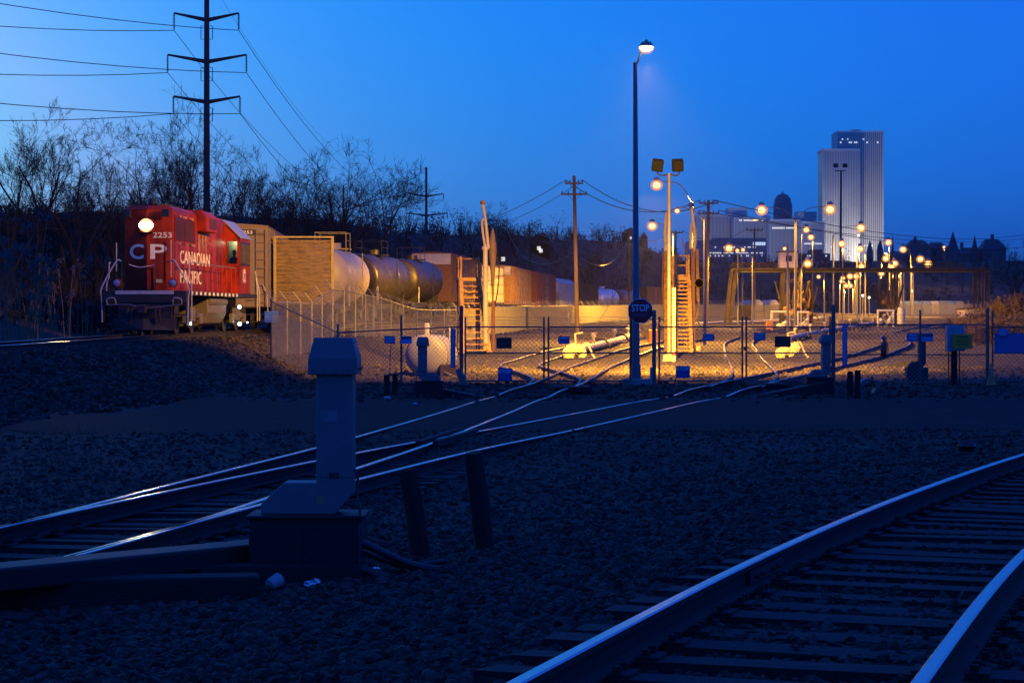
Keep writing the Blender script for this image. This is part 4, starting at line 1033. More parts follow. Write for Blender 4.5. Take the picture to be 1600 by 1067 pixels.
# the engineer, seated at the lit cab window
def person_bust(loc, rz):
    t = thing('person', 'seated person in a pale sleeve at the lit locomotive cab window', 'person', loc, rz)
    prof = [(.05,0,0),(.20,0,.02),(.21,.01,.15),(.19,.01,.30),(.20,.0,.42),(.15,.0,.50),(.065,.0,.54),(.055,.01,.60),(.075,.02,.64),(.095,.02,.70),(.10,.02,.76),(.09,.015,.82),(.05,.01,.87),(.005,.01,.885)]
    b = MB(); n = 14; vs = []
    for r, off, z in prof:
        for k in range(n):
            a = 2*math.pi*k/n; vs.append((r*math.cos(a)*(1.15 if z < .52 else .9), off + r*math.sin(a)*(.62 if z < .52 else 1.08), z))
    fs = [(i*n+k, i*n+(k+1)%n, (i+1)*n+(k+1)%n, (i+1)*n+k) for i in range(len(prof)-1) for k in range(n)]
    b.add(vs, fs + [tuple(range(n)), tuple(range((len(prof)-1)*n, len(prof)*n))]); b.build('body', mat('dark_work_shirt', (.05,.05,.06)), t, smooth=True)
    b = MB(); b.tube(catmull([(.22,0,.44),(.30,.05,.22),(.26,.28,.14),(.20,.42,.20)],5), [.065]*6+[.055]*5+[.045]*5, 10); b.build('sleeve', mat('pale_sleeve', (.6,.6,.58)), t, smooth=True)
    return t
wm = Matrix.Translation(loco.location) @ Matrix.Rotation(rz, 4, 'Z') @ Matrix.Rotation(rx, 4, 'X')
pp = wm @ Vector((1.12, 11.62, 2.55))
# (seat side; glass is the lit pane just outside the figure)
_e = person_bust(tuple(pp), rz); _e.scale = (.85, .85, .85)

# ---- freight cars
def boxcar_body(t, L, W, H, m, mroof=None, ribs=10, end_ribs=True, door=True, mend_top=None):
    z0 = 1.0
    MB().box(-W/2, W/2, .5, L-.5, z0, H-.12).build('body', m, t, bevel=.02)
    r = MB(); r.prism([(-W/2-.03,H-.14),(W/2+.03,H-.14),(W/2+.03,H-.10),(0,H),(-W/2-.03,H-.10)], 'y', .45, L-.45); r.build('roof', mroof or m, t)
    MB().box(-.5,.5,.6,L-.6,.72,1.0).build('center_sill', m_under, t)
    for s in (-1,1):
        n = ribs
        for i in range(n+1):
            y = .55 + (L-1.1)*i/n
            if door and abs(y - L/2) < L*.13: continue
            MB().box(min(s*W/2, s*(W/2+.06)), max(s*W/2, s*(W/2+.06)), y-.05, y+.05, z0+.02, H-.16).build('side_post', m, t)
        if door:
            d = MB().box(min(s*(W/2), s*(W/2+.08)), max(s*(W/2), s*(W/2+.08)), L/2-1.6, L/2+1.6, z0+.05, H-.3).build('door', m, t, bevel=.01)
            b = MB()
            for i in range(5): b.box(min(s*(W/2+.08), s*(W/2+.11)), max(s*(W/2+.08), s*(W/2+.11)), L/2-1.5, L/2+1.5, z0+.35+i*.6, z0+.42+i*.6)
            for y in (L/2-.5, L/2+.5): b.cyl((s*(W/2+.12), y, z0+.1), (s*(W/2+.12), y, H-.35), .025, n=6)
            b.build('lock_rod', m_galv, d)
        ladder(t, (s*(W/2+.08), .95, z0), None, H-z0-.3, 9, m)
    if end_ribs:
        b = MB()
        for i in range(9): z = z0+.25+i*(H-z0-.5)/9; b.box(-W/2+.12, W/2-.12, .44, .5, z, z+.14)
        b.build('end_corrugation', m, t)
    if mend_top: MB().box(-W/2+.02, W/2-.02, .425, .5, H-.95, H-.16).build('end_panel', mend_top, t)
    truck(t, 2.6); truck(t, L-2.6); coupler(t, .5, -1); coupler(t, L-.5, 1)
m_tanbox = mat('tan_boxcar', (.22,.17,.10), .65, 0, .18, 2, dirt=((.16,.11,.07), .5, 2))
m_brown = mat('brown_boxcar', (.17,.075,.035), .65, 0, .22, 2, dirt=((.10,.045,.03), .5, 2))
m_brown2 = mat('red_brown_boxcar', (.18,.055,.03), .65, 0, .2, 2, dirt=((.10,.03,.02), .4, 2))
m_ochre = mat('ochre_boxcar', (.27,.15,.045), .65, 0, .25, 2, dirt=((.15,.06,.03), .5, 2))
m_palepanel = mat('pale_end_panel', (.45,.42,.38), .6, 0, .1, 2)
t = thing('boxcar', 'tan boxcar with ladder coupled directly behind the red locomotive', 'boxcar', (0,0,0), 0, 'freight cars standing in a row')
a, rz_, rx_ = car_pose(T1X, T1Z, 87.2, 16); t.location = a; t.rotation_euler = (rx_, 0, rz_)
boxcar_body(t, 16, 2.95, 4.68, m_tanbox, end_ribs=False)
b = MB()
for i in range(9): b.box(-.1,.0,.46,.5,1.5+i*.3,1.62+i*.3)
b.build('rivet_strip', m_dark, t)
MB().box(.05,.95,.47,.5,4.15,4.4).build('number_plate', m_under, t); ladder(t, (1.2,.42,1.0), None, 3.4, 9, m_tanbox, along='x')
text_part('lettering', '22253', .2, m_cream_ink, t, frame_M((.5,.462,4.27),(1,0,0),(0,0,1)), width=.7, extrude=.003)
MB().tube([(1.55,.1,.3),(1.5,.3,1.5),(1.3,.4,2.0)], .02, 5).build('handrail', m_white, t)

# bulkhead flat car
m_plank = mat('yellowed_bulkhead_plank', (.26,.18,.065), .8, 0, .35, 2.2, .25, 20, dirt=((.10,.065,.025), .6, 3), streak=.25)
m_yelpaint = mat('yellow_frame_paint', (.50,.40,.08), .6, 0, .25, 4, dirt=((.25,.16,.05), .5, 4))
t = car('bulkhead_flatcar', 'flat car with a tall planked wooden bulkhead left of the cream tank car', 'flatcar', 89.9, 6.6)
MB().box(-1.38,1.38,.1,6.5,.95,1.15).build('deck', m_under, t, bevel=.02); MB().box(-.4,.4,.2,6.4,.6,.95).build('center_sill', m_under, t)
rg = random.Random(3); z = 1.17
while z < 4.05:
    h = rg.uniform(.135,.20); h = min(h, 4.12 - z); MB().box(-1.24,1.24,.1 + rg.uniform(-.012,.012),.19,z,z+h-.012).build('plank', m_plank, t, bevel=.006); z += h
for s in (-1,1):
    b = MB(); b.prism([(.07,1.15),(.26,1.15),(.24,4.16),(.07,4.16)], 'x', s*1.30-.06, s*1.30+.06); b.build('bulkhead_post', m_yelpaint, t, bevel=.01)
    b = MB(); b.bar((s*1.2,.2,3.9),(s*1.1,1.9,1.15),.12,.12); b.build('brace', m_yelpaint, t)
MB().box(-1.36,1.36,.06,.22,4.16,4.24).build('bulkhead_cap', m_yelpaint, t, bevel=.01)
truck(t, 1.6, 1.5); truck(t, 5.2, 1.5); coupler(t, .1, -1); coupler(t, 6.5, 1)

def tankcar(label, y0, L, m, dia=2.9, zc=2.5, group=None, frame=m_black, domecol=None):
    t = car('tank_car', label, 'tank car', y0, L); r = dia/2
    prof = [(.001,.45)] + [(r*math.sin(a), .45 + .55*(1-math.cos(a))) for a in [math.pi/2*i/7 for i in range(1,8)]]
    prof += [(r, L-1.0)] + [(r*math.cos(a), L-1.0 + .55*math.sin(a)) for a in [math.pi/2*i/7 for i in range(1,7)]] + [(.001, L-.45)]
    MB().lathe(prof, (0,0,zc), 'y', 40).build('shell', m, t, smooth=True)
    for yy in (L*.18, L*.38, L*.62, L*.82):
        MB().lathe([(r+.004,yy),(r+.014,yy+.01),(r+.014,yy+.06),(r+.004,yy+.07)], (0,0,zc), 'y', 40).build('hoop', m, t, smooth=True)
    MB().cyl((0,L/2,zc+r-.1),(0,L/2,zc+r+.32),.45,n=18).build('dome', domecol or m, t, smooth=True)
    b = MB()
    for s in (-1,1):
        for yy in (L/2-1.2, L/2+1.2): b.cyl((s*.8,yy,zc+r-.25),(s*.8,yy,zc+r+.85),.022,n=5)
        b.cyl((s*.8,L/2-1.2,zc+r+.85),(s*.8,L/2+1.2,zc+r+.85),.022,n=5); b.cyl((s*.8,L/2-1.2,zc+r+.45),(s*.8,L/2+1.2,zc+r+.45),.018,n=5)
    for yy in (L/2-1.2, L/2+1.2): b.cyl((-.8,yy,zc+r+.85),(.8,yy,zc+r+.85),.022,n=5)
    b.build('top_railing', frame, t)
    b = MB(); b.box(-.9,.9,L/2-1.2,L/2+1.2,zc+r-.02,zc+r+.03); b.build('top_platform', frame, t)
    ladder(t, (r+.10, L/2, 1.0), None, zc+r-1.0-.2, 9, frame)
    for s in (-1,1):
        b = MB(); b.box(min(s*.9,s*1.4), max(s*.9,s*1.4), .3, L-.3, 1.0, 1.07) if False else None
        MB().tube([(s*1.45,.35,1.05),(s*1.45,.35,2.0),(s*1.45,.75,2.05),(s*1.45,.8,1.05)], .022, 6).build('grab_rail', m_white, t)
    MB().box(-1.4,1.4,.2,1.6,.98,1.06).build('end_platform', m_under, t); MB().box(-1.4,1.4,L-1.6,L-.2,.98,1.06).build('end_platform', m_under, t)
    MB().box(-.35,.35,.2,L-.2,.65,.98).build('center_sill', m_under, t)
    for yy in (1.9, L-1.9): MB().prism([(-1.1,.98),(1.1,.98),(1.2,1.6),(.7,1.25),(0,1.12),(-.7,1.25),(-1.2,1.6)], 'y', yy-.15, yy+.15).build('saddle', m_under, t)
    truck(t, 1.9, 1.7); truck(t, L-1.9, 1.7); coupler(t, .2, -1); coupler(t, L-.2, 1)
    return t
m_tankcream = mat('cream_tank_paint', (.42,.36,.25), .45, 0, .12, 1.5, dirt=((.24,.18,.11), .35, 1.2), streak=3)
m_tankblack = mat('glossy_black_tank', (.028,.023,.021), .40, 0, .3, 2, dirt=((.06,.04,.03), .4, 2), spec=.35)
m_tanksilver = mat('silver_tank', (.62,.62,.62), .35, .5, .1, 2)
tankcar('cream tank car half hidden behind the planked bulkhead', 97.0, 14.4, m_tankcream, frame=m_yelpaint)
tankcar('glossy black tank car coupled behind the cream tank car', 113.6, 14.6, m_tankblack)
tankcar('glossy black tank car just in front of the first brown boxcar', 130.6, 14.6, m_tankblack)
t = car('boxcar', 'tall brown boxcar with pale top panel behind the black tank cars', 'boxcar', 148.6, 17); boxcar_body(t, 17, 2.95, 4.75, m_brown, mend_top=m_palepanel, ribs=14)
# wrapped lumber car
m_wrap = mat('cream_wrapped_load', (.40,.33,.20), .6, 0, .12, 2)
t = car('lumber_car', 'centre beam car stacked with cream wrapped lumber bundles', 'lumber car', 168.6, 17)
MB().box(-1.4,1.4,.3,16.7,.9,1.1).build('deck', m_under, t)
for s in (-1,1):
    for i in range(6):
        for k in range(4):
            MB().box(min(s*.08,s*1.38), max(s*.08,s*1.38), .9+i*2.55, .9+i*2.55+2.48, 1.12+k*.8, 1.12+k*.8+.76).build('wrapped_bundle', m_wrap, t, bevel=.03)
MB().box(-.05,.05,.5,16.5,1.1,4.5).build('centre_beam', m_ochre, t)
for y in (.45, 16.45): MB().box(-1.4,1.4,y,y+.15,1.1,4.45).build('bulkhead', m_ochre, t)
truck(t, 2.4); truck(t, 14.6)
t = car('boxcar', 'ochre boxcar with pale end top right of the wooden loading pole', 'boxcar', 188.6, 17); boxcar_body(t, 17, 2.95, 4.75, m_ochre, mend_top=m_palepanel, ribs=12)
t = car('boxcar', 'red-brown boxcar between the ochre boxcar and the white hopper', 'boxcar', 208.6, 17); boxcar_body(t, 17, 2.95, 4.75, m_brown2, ribs=12)
# covered hopper
t = car('hopper_car', 'white covered hopper car behind the wooden utility pole', 'hopper', 228.6, 17)
m_hop = mat('white_hopper', (.45,.43,.40), .55, 0, .1, 2, dirt=((.35,.30,.25), .4, 2))
b = MB(); sec = [(-1.45,1.6),(-1.2,1.1),(1.2,1.1),(1.45,1.6),(1.5,3.9),(.9,4.45),(-.9,4.45),(-1.5,3.9)]; b.prism(sec, 'y', 2.0, 15.0)
b.add([(x, 2.0, z) for x, z in sec] + [(x*.9, .5, max(z, 2.9)) for x, z in sec], [(i,(i+1)%8,8+(i+1)%8,8+i) for i in range(8)] + [tuple(range(8,16))])
b.add([(x, 15.0, z) for x, z in sec] + [(x*.9, 16.5, max(z, 2.9)) for x, z in sec], [(i,(i+1)%8,8+(i+1)%8,8+i) for i in range(8)] + [tuple(range(8,16))])
b.build('body', m_hop, t)
b = MB()
for y in range(1, 17): b.box(-.6,.6,y-.1,y+.1,4.55,4.58)
b.box(-.6,.6,.5,16.5,4.5,4.56); b.build('running_board', m_galv, t)
for i in range(9): MB().box(1.47,1.54,2+i*1.6,2.1+i*1.6,1.5,3.95).build('side_post', m_hop, t)
truck(t, 2.2); truck(t, 14.8)
t = car('boxcar', 'dark boxcar with slatted side between hopper and silver tank car', 'boxcar', 248.6, 17); boxcar_body(t, 17, 2.95, 4.3, mat('dark_weathered_car', (.09,.065,.045), .7, 0, .3, 2), ribs=22, door=False)
tankcar('silver tank car far along the row of freight cars', 268.6, 15, m_tanksilver)
tankcar('dark tank car beyond the silver tank car', 287, 15, mat('dark_tank', (.09,.07,.06), .45, 0, .2, 2))
t = car('boxcar', 'farthest brown boxcar at the end of the row near the right tower', 'boxcar', 305, 17); boxcar_body(t, 17, 2.95, 4.75, m_brown, ribs=14)
# ------------------------------------------------------------------ loading towers
m_lattice = mat('orange_tower_paint', (.46,.27,.08), .65, 0, .3, 5, .1, 40, dirt=((.20,.11,.04), .5, 4), spec=.2)
def zpx(py, base_py, Y): return (base_py - py) / sc(Y)
m_arm = mat('white_loading_arm', (.38,.34,.26), .5, 0, .12, 3, dirt=((.2,.15,.09), .4, 3))
Y = 95.0; q = on(738, Y); s = sc(Y); bpy_ = HY + (ZC - q.z) * s
t = thing('stair_tower', 'rusty orange stair tower left of the pale loading pole', 'stair tower', q, R(8), 'tank car loading towers')
pz = zpx(433, bpy_, Y); hzz = zpx(400, bpy_, Y); W = .46
for x in (-W, W):
    MB().bar((x, 1.0, -.1), (x*.95, 1.0, hzz), .09, .09).build('column', m_lattice, t); MB().bar((x, 2.1, -.1), (x, 2.1, hzz), .09, .09).build('column', m_lattice, t)
    MB().bar((x*1.35, -1.5, 0), (x*.98, 1.0, pz), .05, .22, up=(1,0,0)).build('stringer', m_lattice, t)
    b = MB(); b.tube([(x*1.35,-1.5,.95),(x*.98,1.0,pz+.95),(x*.98,2.1,pz+.95)], .02, 6); b.tube([(x*.98,1.0,pz+.5),(x*.98,2.1,pz+.5)], .018, 6); b.build('handrail', m_lattice, t)
    MB().bar((x,1.02,.2),(x,2.1,pz-.2),.05,.05).build('brace', m_lattice, t); MB().bar((x,2.1,.2),(x,1.02,pz-.2),.05,.05).build('brace', m_lattice, t)
n = 13
for i in range(n):
    u = (i+.5)/n; k = 1.32 - .34*u; MB().box(-W*k, W*k, -1.5+2.5*u-.13, -1.5+2.5*u+.13, pz*u-.02, pz*u+.02).build('stair_tread', m_lattice, t)
MB().box(-W-.1, W+.1, .95, 2.2, pz-.12, pz).build('platform', m_lattice, t)
for z in (.9, 1.8, 2.6):
    MB().bar((-W,1.0,z),(W,1.0,z+.55),.05,.05).build('brace', m_lattice, t); MB().bar((W,1.0,z),(-W,1.0,z+.55),.05,.05).build('brace', m_lattice, t)
for x in (-W, W): MB().cyl((x,1.0,pz+.95),(x,2.1,pz+.95),.02,n=6).build('handrail', m_lattice, t)
MB().cyl((-W,2.1,pz+.95),(W,2.1,pz+.95),.02,n=6).build('handrail', m_lattice, t)
# pale pole with folded arms
q = on(759, Y - 1); t = thing('loading_pole', 'pale cylindrical loading pole with two folded arms on top', 'loading arm', q, 0, 'tank car loading arms')
base = HY + (ZC - q.z) * s; zz = lambda py: (base - py)/s; xx = lambda px: (px - 759)/s
MB().cyl((0,0,-.1),(-.02,0,zz(392)),.14,.115,14).build('column', m_arm, t, smooth=True)
MB().lathe([(.17,0),(.17,.12),(.10,.2)], (-.02,0,zz(392)), n=12).build('swivel', m_arm, t, smooth=True)
MB().tube(catmull([(-.02,0,zz(388)),(xx(755),.05,zz(370)),(xx(753),.1,zz(350)),(xx(754),.1,zz(346)),(xx(758),.1,zz(344))],5), .06, 8).build('lower_arm', m_arm, t, smooth=True)
MB().tube(catmull([(xx(763),.1,zz(390)),(xx(760),.1,zz(360)),(xx(758),.1,zz(342)),(xx(755),.1,zz(324)),(xx(754),.1,zz(318))],5), [.085]*5+[.08]*5+[.075]*5+[.085]*6, 10).build('upper_arm', m_arm, t, smooth=True)
MB().ball((xx(754.5),.1,zz(319)), .13, 12).build('counterweight', m_orange, t, smooth=True)
q = on(770, Y + 2.0); t = thing('drop_hose', 'tapered brown drop hose hanging right of the pale pole', 'loading arm', q, 0, 'tank car loading arms'); base = HY + (ZC - q.z) * sc(Y+2); zz = lambda py: (base - py)/sc(Y+2)
MB().cyl((.02,0,-.1),(.02,0,zz(470)),.09,n=10).build('stand', m_brown, t)
b = MB(); b.lathe([(.02,zz(485)),(.05,zz(470)),(.10,zz(430)),(.19,zz(395)),(.17,zz(380)),(.10,zz(365)),(.03,zz(357))], n=10); b.build('hose_body', mat('brown_hose', (.20,.13,.06), .7, 0, .3, 4), t, smooth=True)
b = MB(); b.tube(catmull([(.15,0,zz(392)),(.3,0,zz(420)),(.25,.1,zz(450)),(.1,0,zz(480))],5), .035, 6); b.build('loop', m_dark, t)

# right tower with ladder stair, two columns and white folded arms
Y = 96.0; q = on(1065, Y); s = sc(Y); base = HY + (ZC - q.z) * s; zz = lambda py: (base - py)/s; xx = lambda px: (px - 1065)/s
t = thing('stair_tower', 'orange ladder stair tower between two columns right of the stop sign', 'stair tower', q, 0, 'tank car loading towers')
for x in (xx(1054), xx(1077)):
    MB().bar((x,-1.1,0),(x,.2,zz(438)),.05,.18,up=(1,0,0)).build('stringer', m_lattice, t)
    MB().bar((x,.3,0),(x,.3,zz(398)),.08,.08).build('column', m_lattice, t); MB().bar((x,1.4,0),(x,1.4,zz(398)),.08,.08).build('column', m_lattice, t)
for i in range(18):
    u = (i+.5)/18; MB().box(xx(1054), xx(1077), -1.1+1.3*u-.1, -1.1+1.3*u+.1, zz(438)*u-.04, zz(438)*u+.03).build('stair_tread', m_lattice, t)
for k in range(4):
    z0 = .2 + k*zz(438)/4; z1 = z0 + zz(438)/4 - .1
    MB().bar((xx(1054),.3,z0),(xx(1077),.3,z1),.05,.05).build('brace', m_lattice, t); MB().bar((xx(1077),.3,z0),(xx(1054),.3,z1),.05,.05).build('brace', m_lattice, t)
MB().box(xx(1050),xx(1079),.2,1.5,zz(438),zz(429)).build('platform', m_lattice, t)
for z in (zz(399), zz(414)):
    MB().cyl((xx(1053),.25,z),(xx(1078),.25,z),.022,n=6).build('handrail', m_lattice, t); MB().cyl((xx(1053),1.4,z),(xx(1078),1.4,z),.022,n=6).build('handrail', m_lattice, t)
MB().tube([(xx(1077),.6,zz(399)),(xx(1070),.6,zz(385)),(xx(1067),.6,zz(372))], .03, 6).build('vent_pipe', m_brown, t)
q = on(1040, Y + 1); t = thing('loading_column', 'left orange loading column carrying one upright white arm', 'loading arm', q, 0, 'tank car loading arms'); xx = lambda px: (px - 1040)/s
MB().bar((0,0,-.1),(0,0,zz(390)),.16,.16).build('column', m_orange, t)
b = MB(); b.tube([(0.14,0,zz(390)),(.16,0,zz(470)),(.1,0,zz(520))], .045, 6); b.tube([(-.1,.1,zz(395)),(-.14,.1,zz(440)),(-.05,.1,zz(500))], .04, 6); b.build('drop_pipe', m_brown, t)
MB().tube([(xx(1041),0,zz(390)),(xx(1039),0,zz(360)),(xx(1041),0,zz(330))], [.12,.10,.07], 10).build('white_arm', m_arm, t, smooth=True)
MB().box(xx(1037),xx(1050),-.12,.12,zz(392),zz(384)).build('swivel', m_arm, t, bevel=.03)
q = on(1086, Y + 1); t = thing('loading_column', 'right dark loading column carrying one jointed white arm', 'loading arm', q, 0, 'tank car loading arms'); xx = lambda px: (px - 1086)/s
MB().bar((-.1,0,-.1),(-.1,0,zz(388)),.18,.18).build('column', m_brown, t); MB().bar((.14,0,zz(470)),(.10,0,zz(388)),.14,.14).build('column', m_orange, t)
MB().tube(catmull([(xx(1084),0,zz(392)),(xx(1086),0,zz(370)),(xx(1083),0,zz(345)),(xx(1081),0,zz(328)),(xx(1079),0,zz(319))],5), [.10]*10+[.085]*11, 10).build('white_arm', m_arm, t, smooth=True)
MB().tube([(xx(1079),.1,zz(388)),(xx(1080),.1,zz(360)),(xx(1082),.1,zz(346))], .075, 8).build('white_arm', m_arm, t, smooth=True)
MB().ball((xx(1080),0,zz(319)), .14, 12).build('counterweight', m_arm, t, smooth=True)
b = MB()
for k in range(4): b.lathe([(.20,-.03),(.23,0),(.20,.03),(.17,0),(.20,-.03)], (xx(1092), -.1+k*.06, zz(442)), 'y', 14)
b.build('coiled_hose', m_orange, t)
b = MB(); b.tube([(.15,0,zz(452)),(.18,0,zz(480)),(.05,-.1,zz(500))], .05, 6); b.build('drop_pipe', m_orange, t)
# yellow tank wagon chock box at its foot
q = hit(1083, 549); o = MB().box(-.35,.35,-.25,.25,0,.28).build('yellow_box', mat('yellow_box_paint', (.65,.48,.12), .5), bevel=.04, loc=q); tag(o, 'yellow box at the foot of the right stair tower', 'box')

# ------------------------------------------------------------------ white transfer pipes and wrapped valves
def transfer_pipe(label, pix, r, knobs):
    pts = [hit(px, py) for px, py in pix]; o0 = pts[0]
    t = thing('transfer_pipe', label, 'pipe', o0, 0, 'white transfer pipes')
    line = [p - o0 + Vector((0,0,.28)) for p in pts]
    MB().tube(resample(catmull(line, 8), 1.0) , r, 9).build('pipe', mat('white_pipe', (.40,.37,.32), .5, 0, .15, 3), t, smooth=True)
    L = resample(catmull(line, 8), 1.0); rg = random.Random(len(label))
    for k in range(knobs):
        p = L[int((k+.5)/knobs*(len(L)-1))]
        v = MB(); v.cyl(p, p + Vector((0,0,.42)), .06, n=6); v.ball(p + Vector((0,0,.5)), .15, 8); v.cyl(p + Vector((-.16,0,.62)), p + Vector((.16,0,.66)), .03, n=5); v.build('valve', m_arm, t)
        b = MB(); b.tube(catmull([p + Vector((.1,0,.3)), p + Vector((.5,-.2,.35)), p + Vector((.8,-.3,.0))],4), .06, 6); b.build('hose', m_dark, t, smooth=True)
    for p in L[::4]: MB().box(-.1,.1,-.12,.12,-.32,-.08, Matrix.Translation(p)).build('support', m_dark, t)
    return t
transfer_pipe('white transfer pipe with valves leading away behind the left gates', [(905,556),(950,544),(985,532),(1000,524)], .17, 4)
transfer_pipe('white transfer pipe lying behind the stop sign and pole', [(1006,521),(1040,516),(1075,513),(1120,509),(1200,506),(1290,500)], .16, 5)
transfer_pipe('white transfer pipe with valves right of the right gates', [(1232,536),(1265,528),(1300,521),(1350,512),(1405,504)], .17, 9)
def wrapped_valve(label, px, py):
    q = hit(px, py); t = thing('wrapped_valve', label, 'valve', q, 0, 'wrapped valves')
    rg = random.Random(px); b = MB()
    for k in range(7): b.ball((rg.uniform(-.45,.4), rg.uniform(-.2,.2), rg.uniform(.15,.5)), rg.uniform(.2,.33), 9)
    b.build('wrapping', mat('pale_wrapping', (.52,.47,.30), .7, 0, .2, 6, .5, 20), t)
    b = MB(); b.tube([(.05,0,.4),(.02,0,1.15),(.35,0,1.2)], .045, 7); b.build('vent_pipe', m_arm, t)
    b = MB(); b.tube(catmull([(.3,0,.6),(.55,0,.75),(.75,-.1,.3),(.9,-.2,.05)],4), .04, 6); b.build('hose', m_arm, t)
wrapped_valve('bulky wrapped valve with a bent vent pipe behind the left gates', 898, 563)
wrapped_valve('bulky wrapped valve with a yellow hose behind the right gates', 1230, 561)

# ------------------------------------------------------------------ lamps
m_lens2 = glow('sodium_lens_far', (1.0, .50, .13), 5.0)
m_lampcowl = mat('lamp_cowl', (.3,.25,.2))
LAMP_LIGHTS = []
m_halo_bowl = clear_glow_mat('lamp_halo_glow', (1.0,.34,.04), 1.1, .36)  # added see-through glow, an orange halo round each bulb
def lamp(label, pole_px, Y, top_py, heads, r=.09, wood=False, arm_drop=0, lens_r=.24, light=0.0, group='yard lamps', lens=None):
    p = on(pole_px, Y); s = sc(Y); base = HY + (ZC - p.z)*s; H = (base - top_py)/s
    t = thing('street_lamp', label, 'lamp', p, 0, group)
    MB().cyl((0,0,-.2),(0,0,H), r, r*.65, 8).build('pole', m_wood if wood else m_galv, t, smooth=True)
    for (px, py) in heads:
        hx = (px - pole_px)/s; hz = (base - py)/s
        if abs(hx) > .25:
            MB().tube(catmull([(0,0,H-.15),(hx*.35,0,max(hz-.05, H+ (hz-H)*.6)),(hx*.8,0,hz+.16),(hx,0,hz+.14)],5), .035, 6).build('arm', m_galv, t, smooth=True)
        sg = 1 if hx >= 0 else -1
        hd = MB(); k = lens_r/.24
        hd.lathe([(.02*k,.40*k),(.10*k,.38*k),(.16*k,.30*k),(.18*k,.20*k),(.001,.18*k)], (hx,0,hz), n=12); hd = hd.build('lamp_head', m_lampcowl, t, smooth=True)
        b = MB(); b.ball((hx,0,hz-.06*k), lens_r*.85, 12, .9); b.build('lens', lens or m_lens2, hd, smooth=True)
        b = MB(); b.ball((hx,0,hz-.06*k), lens_r*1.45, 16, .9); b.build('halo_bowl', m_halo_bowl, hd, smooth=True)
        if light: LAMP_LIGHTS.append((Vector((p.x+hx, Y, p.z+hz-.48*k)), light))
    return t
lamp('cobra lamp on a long curved arm left of the jointed white arm', 1083, 118, 316, [(1026,288)], light=16000, lens_r=.26)
lamp('dim cobra lamp with its bulb hanging over the stair tower', 1101, 112, 342, [(1058,329)], light=700, lens_r=.12)
lamp('cobra lamp seen left of the tall loading column', 1052, 175, 362, [(1019,352)], light=14000, lens_r=.34)
lamp('tall twin armed lamp left of the tower block', 1243, 165, 342, [(1190,327),(1297,326)], light=1500, lens_r=.36, r=.13)
lamp('twin armed lamp in front of the tower block', 1302, 205, 368, [(1345,355)], light=3500, lens_r=.38)
lamp('lamp left of the tower block foot, upper of two', 1252, 300, 372, [(1260,358)], light=1800, lens_r=.42)
lamp('lamp left of the tower block foot, lower of two', 1270, 320, 380, [(1267,370)], light=1800, lens_r=.42)
lamp('leaning lamp in front of the pipe bridge legs', 1176, 150, 400, [(1139,387)], light=900, lens_r=.26, r=.07)
lamp('small yellow lamp on the pipe bridge, left of a close pair', 1153, 192, 396, [(1152,391)], light=0, lens_r=.16)
lamp('small yellow lamp on the pipe bridge, right of a close pair', 1160, 193, 396, [(1161,390)], light=0, lens_r=.16)
lamp('small lamp above the control booth', 1226, 200, 392, [(1226,388)], light=400, lens_r=.16)
lamp('lamp right of the control booth', 1252, 185, 420, [(1262,411)], light=300, lens_r=.32)
lamp('small lamp on the far post right of the booth', 1288, 230, 425, [(1279,432)], light=800, lens_r=.2)
far = [(1315,380,1317,250,'upper lamp left of the church spire'),(1344,388,1352,260,'lamp close to the left church spire'),(1388,378,1390,270,'highest of the lamps right of the church spires'),
 (1411,389,1423,280,'lamp nearest the dark gabled houses'),(1384,403,1377,270,'lamp just above the right cluster'),(1398,411,1408,265,'upper lamp of the tight right pair'),(1393,417,1424,255,'lower lamp of the tight right pair'),
 (1438,404,1424,240,'left lamp of the pair at the far right'),(1450,411,1427,235,'right lamp of the pair at the far right'),(1346,416,1344,255,'lamp in front of the church foot'),
 (1328,431,1326,330,'left lamp of a distant level pair'),(1338,431,1336,335,'right lamp of a distant level pair'),(1317,434,1318,330,'upper lamp of a distant stacked pair'),(1315,439,1312,340,'lower lamp of a distant stacked pair'),
 (1322,446,1319,300,'left of two yellow lamps low in the distance'),(1329,446,1333,300,'right of two yellow lamps low in the distance'),(1397,431,1400,290,'left of two small lamps by the far loading rack'),(1404,431,1404,292,'right of two small lamps by the far loading rack'),
 (1377,426,1376,215,'small lamp fixed halfway up a tall post'),(1475,386,1475,600,'single small lamp on the dark hillside')]
for i, (px, py, pole, Y, lab) in enumerate(far):
    lamp(lab, pole, Y, py + 6 if abs(px-pole) > 4 else py - 1, [(px, py)], lens_r=.20 + .0007*Y if i < 12 else .22 + .0003*Y, light=2500 if i in (2, 5, 7) else 1300, r=.10)
for (px, py, Y) in ((1348,462,260),(1358,465,262),(1426,455,260)):
    q = P(px, py, Y); g = G(q.x, Y); t = thing('work_light', {1348: 'small white work light low beside the tall lamp post', 1358: 'small white work light on a thin post right of its twin', 1426: 'faint white work light at the far right posts'}[px], 'lamp', (q.x, Y, g))
    MB().cyl((0,0,0),(0,0,q.z-g),.05,n=6).build('pole', m_galv, t); MB().ball((0,0,q.z-g),.13,10).build('lens', glow('white_work_lens', (.75,.95,.9), 6), t, smooth=True)
# tall bare posts among the lamps
for (px, top, Y, lab) in ((1231,380,160,'slender bare post left of the tall twin armed lamp'),(1339,398,210,'tall bare steel post at the church spires'),(1400,425,230,'bare post by the far loading rack'),(1412,422,225,'bare post right of the far loading rack'),(1427,418,220,'bare post at the right end of the lamps')):
    p = on(px, Y); o = MB().cyl((0,0,-.2),(0,0,(HY-top)/sc(Y) + ZC - p.z), .12, .08, 8).build('steel_post', m_galv, smooth=True, loc=p); tag(o, lab, 'post')

